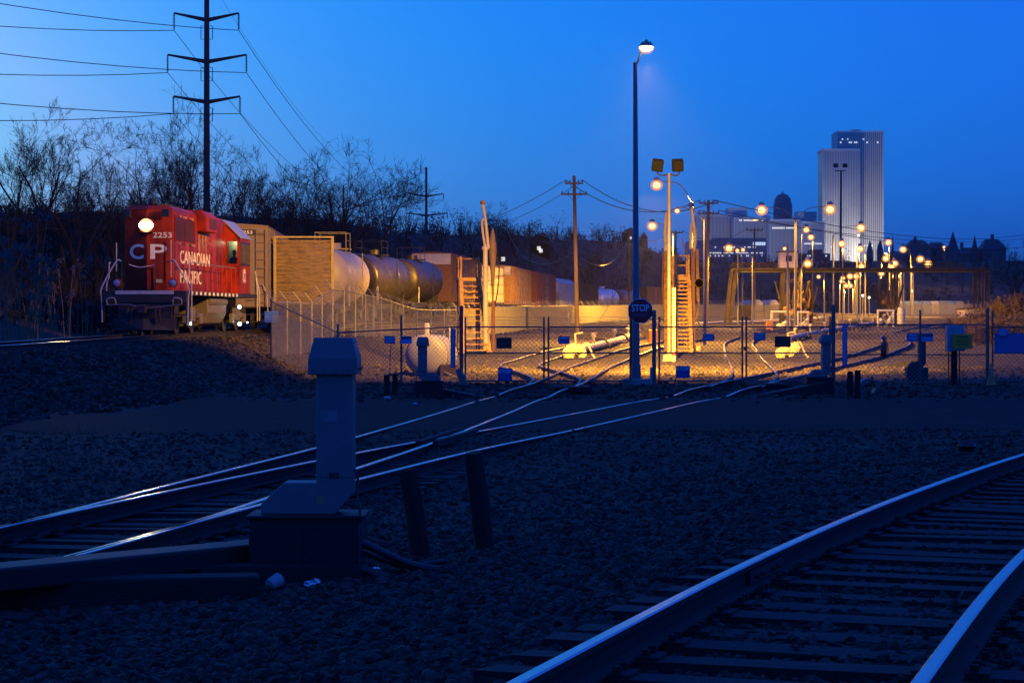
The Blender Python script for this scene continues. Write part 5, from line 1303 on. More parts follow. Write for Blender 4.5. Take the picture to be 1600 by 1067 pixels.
# pole with two dark floodlights
Y = 86.0; p = on(1045.5, Y); s = sc(Y); base = HY + (ZC-p.z)*s; zz = lambda py: (base-py)/s
t = thing('floodlight_pole', 'grey pole with two unlit floodlights on a concrete footing', 'floodlight', p)
MB().cyl((0,0,0),(0,0,zz(271)),.10,.075,12).build('pole', m_galv, t, smooth=True)
MB().prism([(-.32,-.15),(.32,-.15),(.24,.28),(-.24,.28)], 'y', -.25, .25).build('footing', m_conc, t, bevel=.02)
MB().tube(catmull([(-.50,0,zz(266)),(-.48,0,zz(272)),(-.3,0,zz(274.5)),(0,0,zz(273)),(.3,0,zz(274.5)),(.42,0,zz(272)),(.44,0,zz(266))],4), .035, 6).build('yoke', m_dark, t, smooth=True)
m_floodbox = mat('floodlight_black', (.006,.006,.006), .8, spec=.1)
for x, tl in ((-.53, .12), (.38, -.05)):
    b = MB(); b.box(-.24,.24,-.16,.22,0,.52, Matrix.Translation((x,0,zz(268))) @ Matrix.Rotation(tl, 4, 'Y') @ Matrix.Rotation(.25, 4, 'X')); fl = b.build('floodlight', m_floodbox, t, bevel=.04)
    b = MB(); b.box(-.20,.20,-.172,-.161,.05,.47, Matrix.Translation((x,0,zz(268))) @ Matrix.Rotation(tl, 4, 'Y') @ Matrix.Rotation(.25, 4, 'X')); b.build('glass', mat('dull_flood_glass', (.012,.012,.012), .6, spec=.1), fl)
p2 = on(1053, Y - .5); t = thing('warning_post', 'white post with red base band beside the floodlight pole', 'post', p2); base2 = HY + (ZC-p2.z)*s
MB().cyl((0,0,-.1),(0,0,(base2-450)/s),.085,n=12).build('post', m_white, t, smooth=True); MB().cyl((0,0,.25),(0,0,.42),.09,n=12).build('red_band', mat('red_band', (.6,.06,.03)), t, smooth=True)
# high mast floodlight in front of the tower block
Y = 380.0; p = on(1313, Y); s = sc(Y); base = HY + (ZC-p.z)*s; zz = lambda py: (base-py)/s
t = thing('floodlight_mast', 'slim dark floodlight mast silhouetted on the tower block', 'floodlight', p)
MB().cyl((0,0,0),(.1,0,zz(268)),.28,.16,8).build('pole', m_black, t, smooth=True)
for x in (-.9,.9): MB().box(x-.45,x+.45,-.3,.3,zz(262),zz(256)).build('floodlight', m_black, t, bevel=.05)
MB().box(-1.0,1.0,-.1,.1,zz(268),zz(266.5)).build('yoke', m_black, t)

# ------------------------------------------------------------------ pipe bridge, booth, racks
m_steelbrown = mat('brown_structure_steel', (.032,.022,.017), .8, .1, .3, 3, dirt=((.1,.06,.04), .5, 3))
Y = 190.0; s = sc(Y); q = on(1150, Y); base = HY + (ZC-q.z)*s; zz = lambda py: (base-py)/s; xx = lambda px: (px-1150)/s
t = thing('pipe_bridge', 'long brown pipe bridge with railings crossing behind the lamps', 'pipe bridge', q)
for y in (-.8, .8):
    MB().box(xx(1143), xx(1543), y-.1, y+.1, zz(423), zz(419)).build('girder', m_steelbrown, t)
    for py in (411.5, 415.5): MB().cyl((xx(1143),y,zz(py)),(xx(1225),y,zz(py)),.03,n=5).build('handrail', m_steelbrown, t); MB().cyl((xx(1440),y,zz(py)),(xx(1500),y,zz(py)),.03,n=5).build('handrail', m_steelbrown, t)
    for px in list(range(1143, 1226, 14)) + list(range(1440, 1501, 15)): MB().cyl((xx(px),y,zz(423)),(xx(px),y,zz(411.5)),.03,n=5).build('stanchion', m_steelbrown, t)
    for a_, b_ in ((1143,1133),(1150,1140),(1222,1221),(1231,1231),(1247,1247),(1390,1389),(1400,1400),(1525,1525),(1532,1532),(1543,1543)):
        gx = q.x + xx(b_); MB().bar((xx(a_),y,zz(421)),(xx(b_),y*1.1,G(gx,Y)-q.z-.2),.16,.16).build('leg', m_steelbrown, t)
MB().box(xx(1143), xx(1543), -.7, .7, zz(421.5), zz(420.5)).build('deck', m_steelbrown, t)
for k, yy in enumerate((-.4, 0, .4)): MB().cyl((xx(1143),yy,zz(424.5)),(xx(1543),yy,zz(424.5)),.09,n=8).build('pipe', m_galv, t, smooth=True)
b0 = P(1231, 419, Y - .4); t = thing('control_booth', 'pale boxy control booth standing on the pipe bridge', 'booth', b0)
MB().box(-.85,.85,-.7,.8,0,24.5/s).build('walls', mat('pale_booth', (.42,.38,.42), .6, 0, .1, 3), t, bevel=.02); MB().box(-.95,.95,-.8,.9,24.5/s,26/s).build('roof', m_steelbrown, t)
MB().box(-.25,.25,-.72,-.69,.65,1.1).build('window', m_glass, t); MB().box(-.3,.3,-.715,-.69,.6,1.15).build('window_frame', m_dark, t)
def rack(label, px, Y, hgt, seed, w=1.7):
    q = on(px, Y); t = thing('loading_rack', label, 'loading rack', q, 0, 'far loading racks'); rg = random.Random(seed)
    for x in (-w/2, w/2):
        for y in (-.5,.5): MB().bar((x,y,-.1),(x,y,hgt),.16,.16).build('column', m_steelbrown, t)
    for k in range(4):
        z = hgt*(k+.7)/4.4; MB().bar((-w/2,-.5,z),(w/2,-.5,z+.4),.07,.07).build('brace', m_steelbrown, t); MB().box(-w/2,w/2,-.6,.6,z-.05,z).build('landing', m_steelbrown, t)
    for k in range(9):
        x = rg.uniform(-w*.6, w*.6); z0 = rg.uniform(.8, hgt*.5); z1 = z0 + rg.uniform(.8,2.2)
        b = MB(); b.tube(catmull([(x,-.7,z0),(x+rg.uniform(-.3,.3),-.75,(z0+z1)/2),(x+rg.uniform(-.2,.2),-.7,min(z1,hgt))],4), rg.uniform(.05,.10), 7); b.build('drop_pipe', rg.choice([m_orange, m_steelbrown, m_orange]), t, smooth=True)
        b = MB(); b.ball((x,-.75,z0), rg.uniform(.16,.28), 8); b.build('valve', m_orange, t)
    for sg in (-1,1):
        b = MB(); b.tube([(sg*w*.55,-.4,hgt*.30),(sg*w*.70,-.4,hgt*.55),(sg*w*.95,-.4,hgt*.86),(sg*w*.80,-.4,hgt*.84)], [.09,.10,.08,.06], 8); b.build('loading_arm', m_steelbrown, t, smooth=True)
    return t
rack('loading rack with tangled orange pipes under the control booth', 1237, 186, 4.9, 2)
rack('loading rack with orange pipes and arms right of the booth', 1257, 192, 4.4, 5, 1.3)
rack('distant loading rack with orange pipes among the right lamps', 1388, 200, 4.6, 8, 1.5)
def pipe_frame(label, px0, px1, Y, h, cross=False):
    a = on(px0, Y); w = (px1-px0)/sc(Y); t = thing('pipe_gantry', label, 'pipe gantry', a, 0, 'white pipe gantries'); r = .10
    for x in (0, w): MB().cyl((x,0,-.1),(x,0,h),r,n=8).build('upright', m_white, t, smooth=True)
    MB().cyl((-.1,0,h),(w+.1,0,h),r,n=8).build('crossbar', m_white, t, smooth=True)
    b = MB(); rg = random.Random(px0)
    for k in range(8): b.ball((rg.uniform(.2,w), rg.uniform(-.2,.5), rg.uniform(.1,h*.5)), rg.uniform(.12,.25), 8)
    b.build('valve_cluster', m_white, t)
    if cross:
        MB().bar((w*.55,0,.1),(w,0,h),.12,.1).build('brace', m_white, t); MB().bar((w,0,.1),(w*.55,0,h),.12,.1).build('brace', m_white, t)
pipe_frame('white pipe frame with valves under the control booth', 1206, 1233, 170, 1.45)
pipe_frame('white pipe frame with crossed braces by the far rack', 1372, 1396, 180, 1.5, True)
pipe_frame('narrow white pipe frame right of the booth columns', 1247, 1262, 175, 1.4)
q = on(1408, 185); t = thing('white_hopper_tank', 'white upright tank beside the far loading rack', 'tank', q); b = MB(); b.lathe([(.35,0),(.38,1.3),(.3,1.7),(.1,1.8),(.001,1.8)], n=14); b.build('shell', m_white, t, smooth=True); b = MB(); b.box(-.4,.4,-.4,.4,-.1,.1); b.build('base', m_dark, t)
q = on(1202, 160); o = MB().box(-.25,.25,-.25,.25,0,.85).build('orange_box', mat('orange_box_paint', (.65,.26,.05), .5), bevel=.05, loc=q); tag(o, 'orange utility box left of the white pipe frame', 'box')
q = on(1020, 118); o = MB().box(-.25,.25,-.25,.25,0,.8).build('orange_box', mat('orange_box_paint', (.65,.26,.05), .5), bevel=.05, loc=q); tag(o, 'orange utility box behind the stop sign post', 'box')
for px, Y, r, lab in ((1183,235,.75,'white dome ended storage tank left of its twin'),(1209,235,.72,'white dome ended storage tank right of its twin')):
    q = on(px, Y); t = thing('storage_tank', lab, 'tank', q, R(10), 'storage tanks behind the fence'); zc_ = (HY-478)/sc(Y)+ZC-q.z
    prof = [(.001,-.35)] + [(r*math.sin(a_), -.35*math.cos(a_)) for a_ in [math.pi/2*i/7 for i in range(1,8)]] + [(r,5),(.001,5.3)]
    MB().lathe(prof, (0,0,zc_), 'y', 28).build('shell', mat('tank_white', (.72,.71,.7)), t, smooth=True)
    for y in (.6,4): MB().box(-r*.8,r*.8,y,y+.2,-.2,zc_-r*.5).build('saddle', m_conc, t)
q = on(1163, 200); t = thing('mixer_drum', 'brown open framed machine behind the pipe bridge legs', 'machine', q)
MB().box(-.5,.55,-.5,.5,.2,1.9).build('body', m_steelbrown, t, bevel=.05)
for x in (-.55,.6): MB().bar((x,0,-.1),(x,0,2.6),.09,.09).build('post', m_steelbrown, t)
MB().bar((-.55,0,2.6),(.6,0,2.6),.09,.09).build('top_bar', m_steelbrown, t)

# ------------------------------------------------------------------ wooden utility poles
def upole(label, px, top, Y, arms, r=.15, lean=0, base_px=None):
    p = on(base_px or px, Y); s = sc(Y); base = HY + (ZC-p.z)*s; H = (base-top)/s; dx = (px-(base_px or px))/s
    t = thing('utility_pole', label, 'utility pole', p, 0, 'wooden utility poles')
    MB().cyl((0,0,-.3),(dx,0,H),r,r*.68,10).build('pole', m_wood, t, smooth=True)
    tips = []
    for py, w in arms:
        z = (base-py)/s; wx = w/s/2; ca = MB().box(dx-wx,dx+wx,-.2,-.09,z-.06,z+.06).build('crossarm', m_wood, t)
        for k in (-.92,-.45,.45,.92): b = MB(); b.cyl((dx+wx*k,-.145,z+.06),(dx+wx*k,-.145,z+.24),.05,.03,6); b.build('insulator', m_dark, ca); tips.append(Vector((p.x+dx+wx*k, Y-.145, p.z+z+.24)))
        b = MB(); b.bar((dx-wx*.5,-.14,z-.04),(dx,-.14,z-.5),.03,.03); b.bar((dx+wx*.5,-.14,z-.04),(dx,-.14,z-.5),.03,.03); b.build('arm_brace', m_dark, ca)
    return tips
up1 = upole('tall wooden utility pole standing before the white hopper car', 897, 275, 140, [(287,28),(304,41)], .17, base_px=902)
up2 = upole('wooden utility pole right of the jointed white arm', 1107, 313, 150, [(318,30),(334,33)], .16, base_px=1103)
up3 = upole('thin far utility pole left of the lamp post', 983, 357, 230, [(363,16)], .13)
up4 = upole('far utility pole seen between the stair tower columns', 1056, 360, 210, [(364,22)], .13)
up5 = upole('far utility pole in front of the low office building', 1179, 356, 225, [(360,26)], .13)
up6 = upole('distant utility pole behind the pale loading pole', 776, 343, 330, [(345,24),(356,20)], .16)

# ------------------------------------------------------------------ right side: shrub mound, pale shed, covered trucks
p0 = on(1538, 150); t = thing('shed', 'low pale shed half hidden by the shrub mound on the right', 'shed', p0); s = sc(150)
MB().box(-1.15,1.6,0,4,-.4,(497-459)/s).build('wall', mat('pale_shed_wall', (.62,.52,.42), .7, 0, .1, 2), t, bevel=.02); MB().box(-1.25,1.7,-.1,4.1,(497-459)/s,(497-457)/s).build('roof', m_steelbrown, t)
for i, (px, c) in enumerate(((1420,(.10,.2,.42)),(1433,(.12,.24,.5)),(1448,(.12,.22,.45)),(1462,(.42,.40,.42)),(1476,(.15,.2,.32)),(1486,(.12,.22,.5)),(1500,(.2,.2,.22)))):
    q = on(px, 300); t = thing('tarped_trailer', ['dark','bright blue','blue','pale grey','slate','rounded blue','dull grey'][i] + ' tarped trailer parked behind the far fence', 'trailer', q, 0, 'tarped trailers in a row'); w = .58
    b = MB(); b.prism([(-w,.5),(w,.5),(w*.95,2.2),(w*.6,2.45),(-w*.6,2.45),(-w*.95,2.2)], 'y', 0, 6); b.build('tarp', mat('tarp_%d' % i, c, .5, 0, .15, 2), t); b = MB(); b.box(-w,w,0,6,.3,.5); b.build('bed', m_dark, t)
    for x in (-w*.8,w*.8): MB().cyl((x-.1,1,.3),(x+.1,1,.3),.32,n=12).build('wheel', m_black, t)
# ------------------------------------------------------------------ city on the hill (about 2.4 km away)
m_marble = mat('pale_stone_facade', (.50,.49,.47), .8, 0, .08, .05)
m_gap = mat('facade_window_bands', (.12,.125,.14), .4, 0, .15, .05)
m_darkroof = mat('dark_roof', (.05,.05,.06), .8, 0, .2, .1)
m_winlit = glow('lit_office_windows', (1.0,.90,.62), .75)
m_wincool = glow('lit_cool_windows', (.80,.95,1.0), .8)
CD = 2400.0
def slab(t, px0, px1, top, bot, Y, depth, fins, m=m_marble, side=True, finname='facade_pier'):
    s = sc(Y); x0, x1 = (px0-800)/s, (px1-800)/s; z0, z1 = ZC+(HY-bot)/s, ZC+(HY-top)/s
    o = t.location
    MB().box(x0-o.x, x1-o.x, Y-o.y, Y+depth-o.y, z0-o.z, z1-o.z).build('wall', m_gap if fins else m, t)
    if fins:
        b = MB(); w = (x1-x0)/fins
        for i in range(fins+1):
            x = x0 + w*i - o.x; b.box(x-w*.28, x+w*.28, Y-1.2-o.y, Y-.05-o.y, z0-o.z, z1-o.z)
        if side:
            n = max(3, int(depth/w/1.0))
            for i in range(n+1):
                y = Y + depth*i/n - o.y
                b.box(x1+.05-o.x, x1+1.2-o.x, y-w*.3, y+w*.3, z0-o.z, z1-o.z); b.box(x0-1.2-o.x, x0-.05-o.x, y-w*.3, y+w*.3, z0-o.z, z1-o.z)
        b.build(finname, m, t)['kind'] = 'stuff'
        MB().box(x0-1.3-o.x, x1+1.3-o.x, Y-1.3-o.y, Y+depth+1-o.y, z1-.0-o.z, z1+2.5-o.z).build('parapet', m, t)
def winrow(t, px0, px1, py, hpx, Y, n, m=m_winlit, fill=.75, seed=1):
    s = sc(Y); o = t.location; rg = random.Random(seed); b = MB(); x0 = (px0-800)/s; w = (px1-px0)/s/n; z = ZC+(HY-py)/s
    for i in range(n):
        if rg.random() > fill: continue
        b.box(x0+w*i+w*.12-o.x, x0+w*(i+1)-w*.12-o.x, Y-1.35-o.y, Y-1.25-o.y, z-hpx/s/2-o.z, z+hpx/s/2-o.z)
    if b.v: b.build('lit_windows', m, t)['kind'] = 'stuff'
def bthing(name, label, px, Y, cat='building'):
    x = (px-800)/sc(Y); return thing(name, label, cat, (x, Y, 20.0), 0, 'city buildings on the hill')
t = bthing('office_tower', 'tall pale tower block rising far above the lamps', 1330, CD)
slab(t, 1309, 1379, 208, 470, CD+42, 40, 22); slab(t, 1286, 1342, 236, 470, CD, 41, 22, side=False)
slab(t, 1331, 1344, 203, 210, CD+55, 15, 0, m_gap)
winrow(t, 1312, 1378, 223, 2.2, CD+41, 24, m_wincool, .3, 3); winrow(t, 1312, 1378, 218, 1.8, CD+41, 24, m_wincool, .12, 4); winrow(t, 1290,1340,386,1.5,CD,26,m_wincool,.12,6); winrow(t, 1345,1378,384,1.8,CD+41,14,m_winlit,.3,8)
for i, (a, b_, top, lab, c0, c1, ctop) in enumerate(((1090,1138,339,'leftmost ribbed office block with a pale core',1137,1152,325),(1148,1195,343,'second ribbed office block with lit top floor',1195,1204,336),(1204,1250,346,'third ribbed office block with one lit floor',1248,1256,332),(1254,1287,349,'ribbed office block beside the tower block foot',1256,1262,349))):
    Y = CD + 30 - i*30; t = bthing('office_block', lab, (a+b_)/2, Y)
    slab(t, a, b_, top, 470, Y, 45, 22)
    if ctop: slab(t, c0, c1 + (14 if i == 0 else 0), ctop, 470, Y+10, 30, 0, m_marble)
    if i == 1: winrow(t, 1150, 1192, 344.5, 2.6, Y, 18, m_winlit, .8, 2)
    if i == 2: winrow(t, 1206, 1242, 356.5, 2.6, Y, 18, m_winlit, .85, 3)
    if i == 3: winrow(t, 1256, 1284, 381, 2.2, Y, 14, m_winlit, .8, 4)
t = bthing('office_block', 'pale blank core wall behind the left office blocks', 1152, CD+120); slab(t, 1138, 1168, 325, 470, CD+120, 20, 0)
t = bthing('office_block', 'pale blank core wall behind the third office block', 1258, CD+130); slab(t, 1244, 1276, 331, 470, CD+130, 20, 0)
t = bthing('round_tower', 'dark round tower with a domed cap behind the office blocks', 1223, CD+200)
s = sc(CD+200); r = 14/s; z1 = ZC+(HY-318)/s - 20
b = MB(); b.lathe([(r,0),(r,z1),(r*.92,z1+2),(r*.9,z1+6),(r*.55,z1+11),(r*.1,z1+13),(.3,z1+16)], n=16); b.build('shaft', mat('dark_stone', (.10,.10,.13), .8, 0, .1, .05), t)
b = MB()
for k in range(16):
    a_ = 2*math.pi*k/16; b.box(-.6,.6,-.6,.6,z1-30,z1-1, Matrix.Translation((r*math.cos(a_), r*math.sin(a_), 0)))
b.build('pier', m_gap, t)['kind'] = 'stuff'
t = bthing('low_office', 'wide low office building with rows of lit windows', 1143, 2000)
slab(t, 1078, 1198, 376, 470, 2000, 60, 0, mat('blue_grey_concrete', (.10,.11,.15), .8, 0, .1, .05)); slab(t, 1112, 1197, 372, 378, 1998, 30, 0, m_gap)
for py, f, sd in ((395.5,.85,3),(386.5,.25,5),(400,.15,7)): winrow(t, 1100, 1192, py, 2.0, 1999, 34, m_winlit, f, sd)
winrow(t, 1176, 1196, 381, 5, 1999, 6, m_wincool, .9, 9)
t = bthing('brick_flats', 'dark brick flats with a few lit windows at the tower foot', 1275, 1500)
mb_ = mat('dark_brick', (.07,.045,.05), .85, 0, .15, .1); slab(t, 1250, 1297, 396, 440, 1500, 30, 0, mb_); slab(t, 1268, 1285, 390, 400, 1498, 20, 0, mb_)
winrow(t, 1254, 1292, 400, 2.2, 1499, 12, m_wincool, .3, 2); winrow(t, 1254, 1292, 406, 2.2, 1499, 12, m_winlit, .15, 6)
# churches
def spire(t, px, top, py_eave, wpx, Y, m):
    s = sc(Y); o = t.location; x = (px-800)/s-o.x; w = wpx/s/2; ze = ZC+(HY-py_eave)/s-o.z; zt = ZC+(HY-top)/s-o.z
    MB().box(x-w, x+w, Y-w-o.y, Y+w-o.y, -10, ze).build('steeple', m, t)
    b = MB(); b.add([(x-w*1.1,Y-w*1.1-o.y,ze),(x+w*1.1,Y-w*1.1-o.y,ze),(x+w*1.1,Y+w*1.1-o.y,ze),(x-w*1.1,Y+w*1.1-o.y,ze),(x,Y-o.y,zt)],[(0,1,4),(1,2,4),(2,3,4),(3,0,4),(3,2,1,0)]); b.build('spire', m_darkroof, t)
mds = mat('dark_church_stone', (.06,.045,.05), .85, 0, .15, .1)
t = bthing('church', 'dark church with two pointed spires before the tower block', 1366, 1300, 'church'); spire(t, 1359, 374, 395, 9, 1300, mds); spire(t, 1375, 372, 393, 9, 1300, mds); slab(t, 1352, 1384, 408, 440, 1302, 40, 0, mds)
t = bthing('church', 'distant church tower above the dark hill left of the stair tower', 1006, 900, 'church'); slab(t, 1000, 1012, 370, 400, 900, 4, 0, mds); spire(t, 1006, 362, 370, 9, 902, mds)
# dark gabled houses on the right skyline
def house(label, px0, px1, ridge, eave, Y, turret=None, chim=None):
    t = bthing('gabled_house', label, (px0+px1)/2, Y, 'house'); s = sc(Y); o = t.location
    x0, x1 = (px0-800)/s-o.x, (px1-800)/s-o.x; ze, zr = ZC+(HY-eave)/s-20, ZC+(HY-ridge)/s-20; D = 12
    mw = mat('house_wall', (.11,.10,.11), .85, 0, .15, .2); MB().box(x0, x1, 0, D, -8, ze).build('wall', mw, t)
    b = MB(); e = .5; hip = (x1-x0)*.18; b.add([(x0-e,-e,ze),(x1+e,-e,ze),(x1+e,D+e,ze),(x0-e,D+e,ze),(x0+hip,D/2,zr),(x1-hip,D/2,zr)],[(0,1,5,4),(1,2,5),(2,3,4,5),(3,0,4),(3,2,1,0)]); rf = b.build('roof', m_darkroof, t)
    n = max(2, int((x1-x0)/4))
    for i in range(n):
        x = x0 + (x1-x0)*(i+.5)/n; MB().box(x-.6,x+.6,-.12,-.02,ze-3.2,ze-1.2).build('window', m_glass, t)
    if chim: 
        cx = (chim-800)/s-o.x; MB().box(cx-.6,cx+.6,D/2-.6,D/2+.6,ze,zr+2).build('chimney', mw, rf)
    if turret:
        tx = (turret[0]-800)/s-o.x; w = turret[2]/s/2; zt = ZC+(HY-turret[1])/s-20
        MB().cyl((tx,-1,-8),(tx,-1,ze+1),w,n=10).build('turret', mw, t); MB().cyl((tx,-1,ze+1),(tx,-1,zt),w*1.2,.05,10).build('turret_roof', m_darkroof, t)
house('dark house with a slate turret left of the long gabled row', 1423, 1452, 374, 384, 800, (1429,368,9))
house('dark flat roofed house between the two turreted houses', 1454, 1480, 378, 388, 810)
house('dark house with the tallest pointed turret on the skyline', 1478, 1500, 384, 392, 795, (1488,362,14), 1497)
house('long dark house with a slim turret and pale chimneys', 1502, 1542, 386, 397, 805, (1522,368,9), 1508)
house('large dark house with a broad hipped roof at the row end', 1538, 1572, 373, 390, 800, None, 1556)
house('dark house low behind the lamps beside the church', 1392, 1420, 392, 400, 790, (1394,366,4))
# a few lit windows on the hill
for i, (px, py) in enumerate(((842,388),(786,405),(845,392),(985,372))):
    Y = 560; c = P(px, py, Y)
    for _ in range(60):
        if c.z > G(c.x, c.y) + .5: break
        c = P(px, py, c.y - 6)
    h = thing('hill_house', ['small dark house with a lit window on the hill left of the wooden pole','tiny dark house with a lit window above the lumber car','tiny dark house with a lit window beside the first','tiny dark house with a lit window near the far church'][i], 'house', (c.x, c.y, G(c.x, c.y)))
    hh = c.z - G(c.x, c.y); MB().box(-2,2,0,4,-3,hh+1.5).build('wall', mds, h); MB().box(-.35,.35,-.1,0,hh-.35,hh+.35).build('window', m_winlit, h)
    b = MB(); b.prism([(-2.3,hh+1.5),(2.3,hh+1.5),(0,hh+3)], 'y', -.3, 4.3); b.build('roof', m_darkroof, h)
# ------------------------------------------------------------------ bare trees
m_bark = mat('tree_bark', (.016,.013,.012), .9, 0, .4, 3, .4, 20)
m_twig = mat('tree_twigs', (.012,.010,.010), .9, 0, .3, 3)
def tree_mesh(seed, spread, levels=5, trunk_h=.24, kids=(6,5,5,5,4), up=.35):
    """unit-height bare tree: (trunk mesh builder, crown mesh builder)"""
    rg = random.Random(seed); tr = MB(); cr = MB()
    def rv(s): return Vector((rg.gauss(0,s), rg.gauss(0,s), rg.gauss(0,s)))
    def seg(mb, p, d, L, r0, r1, n, bend, k=3):
        pts = [p.copy()]; rs = [r0]; q = p.copy(); dd = d.copy()
        for i in range(k):
            dd = (dd + rv(bend) + Vector((0,0,up*.16))).normalized(); q = q + dd * (L/k); pts.append(q.copy()); rs.append(r0 + (r1-r0)*(i+1)/k)
        mb.tube(pts, rs, n, caps=False); return pts, rs, dd
    def grow(p, d, L, r, lv):
        n = 5 if lv <= 1 else 3
        pts, rs, dd = seg(cr, p, d, L, r, max(r*.4, .0004), n, .16, 3 if lv < 3 else 2)
        if lv >= levels: return
        for i in range(kids[lv] + rg.choice((-1,0,1))):
            t = rg.uniform(.25, 1.0); k = min(int(t*(len(pts)-1)), len(pts)-2); f = t*(len(pts)-1) - k
            q = pts[k].lerp(pts[k+1], f); base = (pts[k+1]-pts[k]).normalized()
            nd = (base*rg.uniform(.6,1.0) + rv(.55)*spread + Vector((0,0,up*.3))).normalized()
            grow(q, nd, L*rg.uniform(.42,.66), max(r*.46*(1-.4*t), .00045), lv+1)
    pts, rs, dd = seg(tr, Vector((0,0,-.03)), Vector((rg.gauss(0,.04),rg.gauss(0,.04),1)).normalized(), trunk_h+.03, .017, .013, 7, .05, 4)
    top = pts[-1]
    for i in range(kids[0]):
        a = 2*math.pi*(i + rg.uniform(-.3,.3))/kids[0]
        tilt = rg.uniform(.25,.85)*spread
        nd = Vector((math.cos(a)*tilt, math.sin(a)*tilt, 1)).normalized(); z = pts[-1 - rg.choice((0,0,1,1,2))]
        grow(z, nd, rg.uniform(.30,.42), .0085*rg.uniform(.75,1.1), 1)
    zs = max(v[2] for v in cr.v); k = 1.0/zs
    for mb in (tr, cr): mb.v = [(x*k, y*k, z*k) for x, y, z in mb.v]
    return tr, cr
PROTO = []
for sd, spr, th, up in ((11,.75,.22,.5),(12,.95,.18,.35),(13,.65,.28,.6),(14,1.15,.14,.25),(15,.8,.2,.5)):
    tr, cr = tree_mesh(sd, spr, 6, th, (5,4,4,4,4,3), up)
    a = tr.build('trunk', m_bark, smooth=True); b = cr.build('crown', m_twig)
    PROTO.append((a.data, b.data)); bpy.data.objects.remove(a); bpy.data.objects.remove(b)
TREES = [  # px, top row, distance, variant, rotation, label, width
 (18,196,118,0,0,'bare tree at the left edge of the picture',1.1),(62,182,124,2,1,'tallest bare tree of the group at the far left',1.1),(112,212,118,1,2,'wide bare tree right of the tallest on the far left',1.1),
 (150,255,130,0,3,'lower bare tree left of the locomotive headlight',1.2),(190,262,125,4,4,'low bare tree directly above the headlight',1.2),(232,220,128,1,5,'bare tree above the red locomotive hood',1.1),
 (262,200,140,2,.5,'bare tree just left of the steel pylon, slim',1.0),(298,184,132,0,1.5,'tall bare tree rising at the left of the pylon shaft',1.1),(345,228,138,4,2.5,'bare tree right of the pylon above the cab',1.2),
 (388,236,142,1,3.5,'bare tree above the tan boxcar',1.1),(425,252,150,2,4.5,'bare tree right of the tan boxcar',1.1),(470,240,150,0,5.5,'bare tree above the planked bulkhead',1.1),(508,238,156,4,.7,'bare tree left of the big spreading tree',1.1),
 (540,240,150,3,1.2,'big spreading bare tree with long branches reaching right',.85),(600,300,190,1,2.2,'small bare tree right of the spreading tree',1.2)]
TREES += [(735,330,330,0,1.1,'bare tree on the far ridge left of the pale pole',1.0),(770,322,345,1,2.1,'bare tree on the far ridge behind the pale pole',1.0),(808,338,350,4,3.1,'bare tree on the far ridge right of the pale pole',1.1),(828,346,370,0,4.1,'bare tree on the far ridge above the ochre boxcar',1.1),
 (690,352,320,4,5.2,'bare tree on the ridge right of the far pylon',1.2),(868,362,420,2,.8,'bare tree on the ridge left of the wooden utility pole',1.2),(925,375,450,1,1.8,'bare tree on the ridge right of the wooden utility pole',1.3),(965,380,470,0,2.6,'bare tree on the ridge left of the tall lamp post',1.3),(1585,385,420,1,2.0,'bare tree at the right edge beyond the dark houses',1.3)]
for px, top, Y, v, rot, lab, wd in TREES:
    p = on(px, Y); H = (ZC + (HY-top)/sc(Y) - p.z) * 1.12
    t = thing('bare_tree', lab, 'tree', p, rot, 'bare winter trees'); t.scale = (H*wd, H*wd, H)
    for nm, me in zip(('trunk','crown'), PROTO[v]):
        o = bpy.data.objects.new(nm, me); COL.objects.link(o); o.parent = t
# dense dark brush under the trees and along the ridge: one mass
rg = random.Random(77); br = MB()
def brush(x, y, h, n):
    z = G(x, y)
    for _ in range(n):
        a = rg.uniform(0, 6.28); l = h*rg.uniform(.4,1.0); dx, dy = math.cos(a)*l*.45, math.sin(a)*l*.45
        bx0, by0 = x+rg.uniform(-.8,.8), y+rg.uniform(-.8,.8); w = rg.uniform(.012,.03)*(1+y/300)
        m1 = (bx0+dx*.4, by0+dy*.4, z+l*.6); e = (bx0+dx, by0+dy, z+l)
        br.add([(bx0-w,by0,z-.3),(bx0+w,by0,z-.3),(m1[0]+w*.8,m1[1],m1[2]),(m1[0]-w*.8,m1[1],m1[2]),e],[(0,1,2,3),(3,2,4)])
        for k in range(3):
            q = (m1[0]+rg.uniform(-.5,.5)*l*.4, m1[1]+rg.uniform(-.3,.3)*l*.4, m1[2]+rg.uniform(.05,.5)*l*.6)
            br.add([(m1[0]-w*.5,m1[1],m1[2]),(m1[0]+w*.5,m1[1],m1[2]),q],[(0,1,2)])
        for k in range(4):
            s_ = rg.uniform(.04,.10)*(1+y/250); c = (bx0+dx*rg.uniform(.2,1)+rg.uniform(-.3,.3), by0+dy*rg.uniform(.2,1), z+l*rg.uniform(.3,1))
            br.add([(c[0]-s_,c[1],c[2]),(c[0]+s_,c[1]+s_*.5,c[2]+s_*.3),(c[0],c[1],c[2]+s_)],[(0,1,2)])
for _ in range(1200):
    px = rg.uniform(-60, 660); Y = rg.uniform(98, 190); x = (px-800)/F*Y
    if abs(x - interp(T1X, Y)) < 4 or interp(T2X, Y) - x < 7 or x > interp(T1X, min(Y,130)) - 3.5: continue
    brush(x, Y, rg.uniform(.6, 1.7), 6)
for _ in range(1300):
    px = rg.uniform(-60, 1650); Y = rg.uniform(260, 720); x = (px-800)/F*Y
    if interp(T2X, Y) - x < 10 and Y < 480: continue
    brush(x, Y, rg.uniform(2.5, 7.0), 6)
o = br.build('undergrowth', mat('dark_undergrowth', (.012,.010,.009), .95, 0, .3, .5)); tag(o, 'dark leafless undergrowth covering the hillside behind the trains', 'undergrowth', kind='stuff')

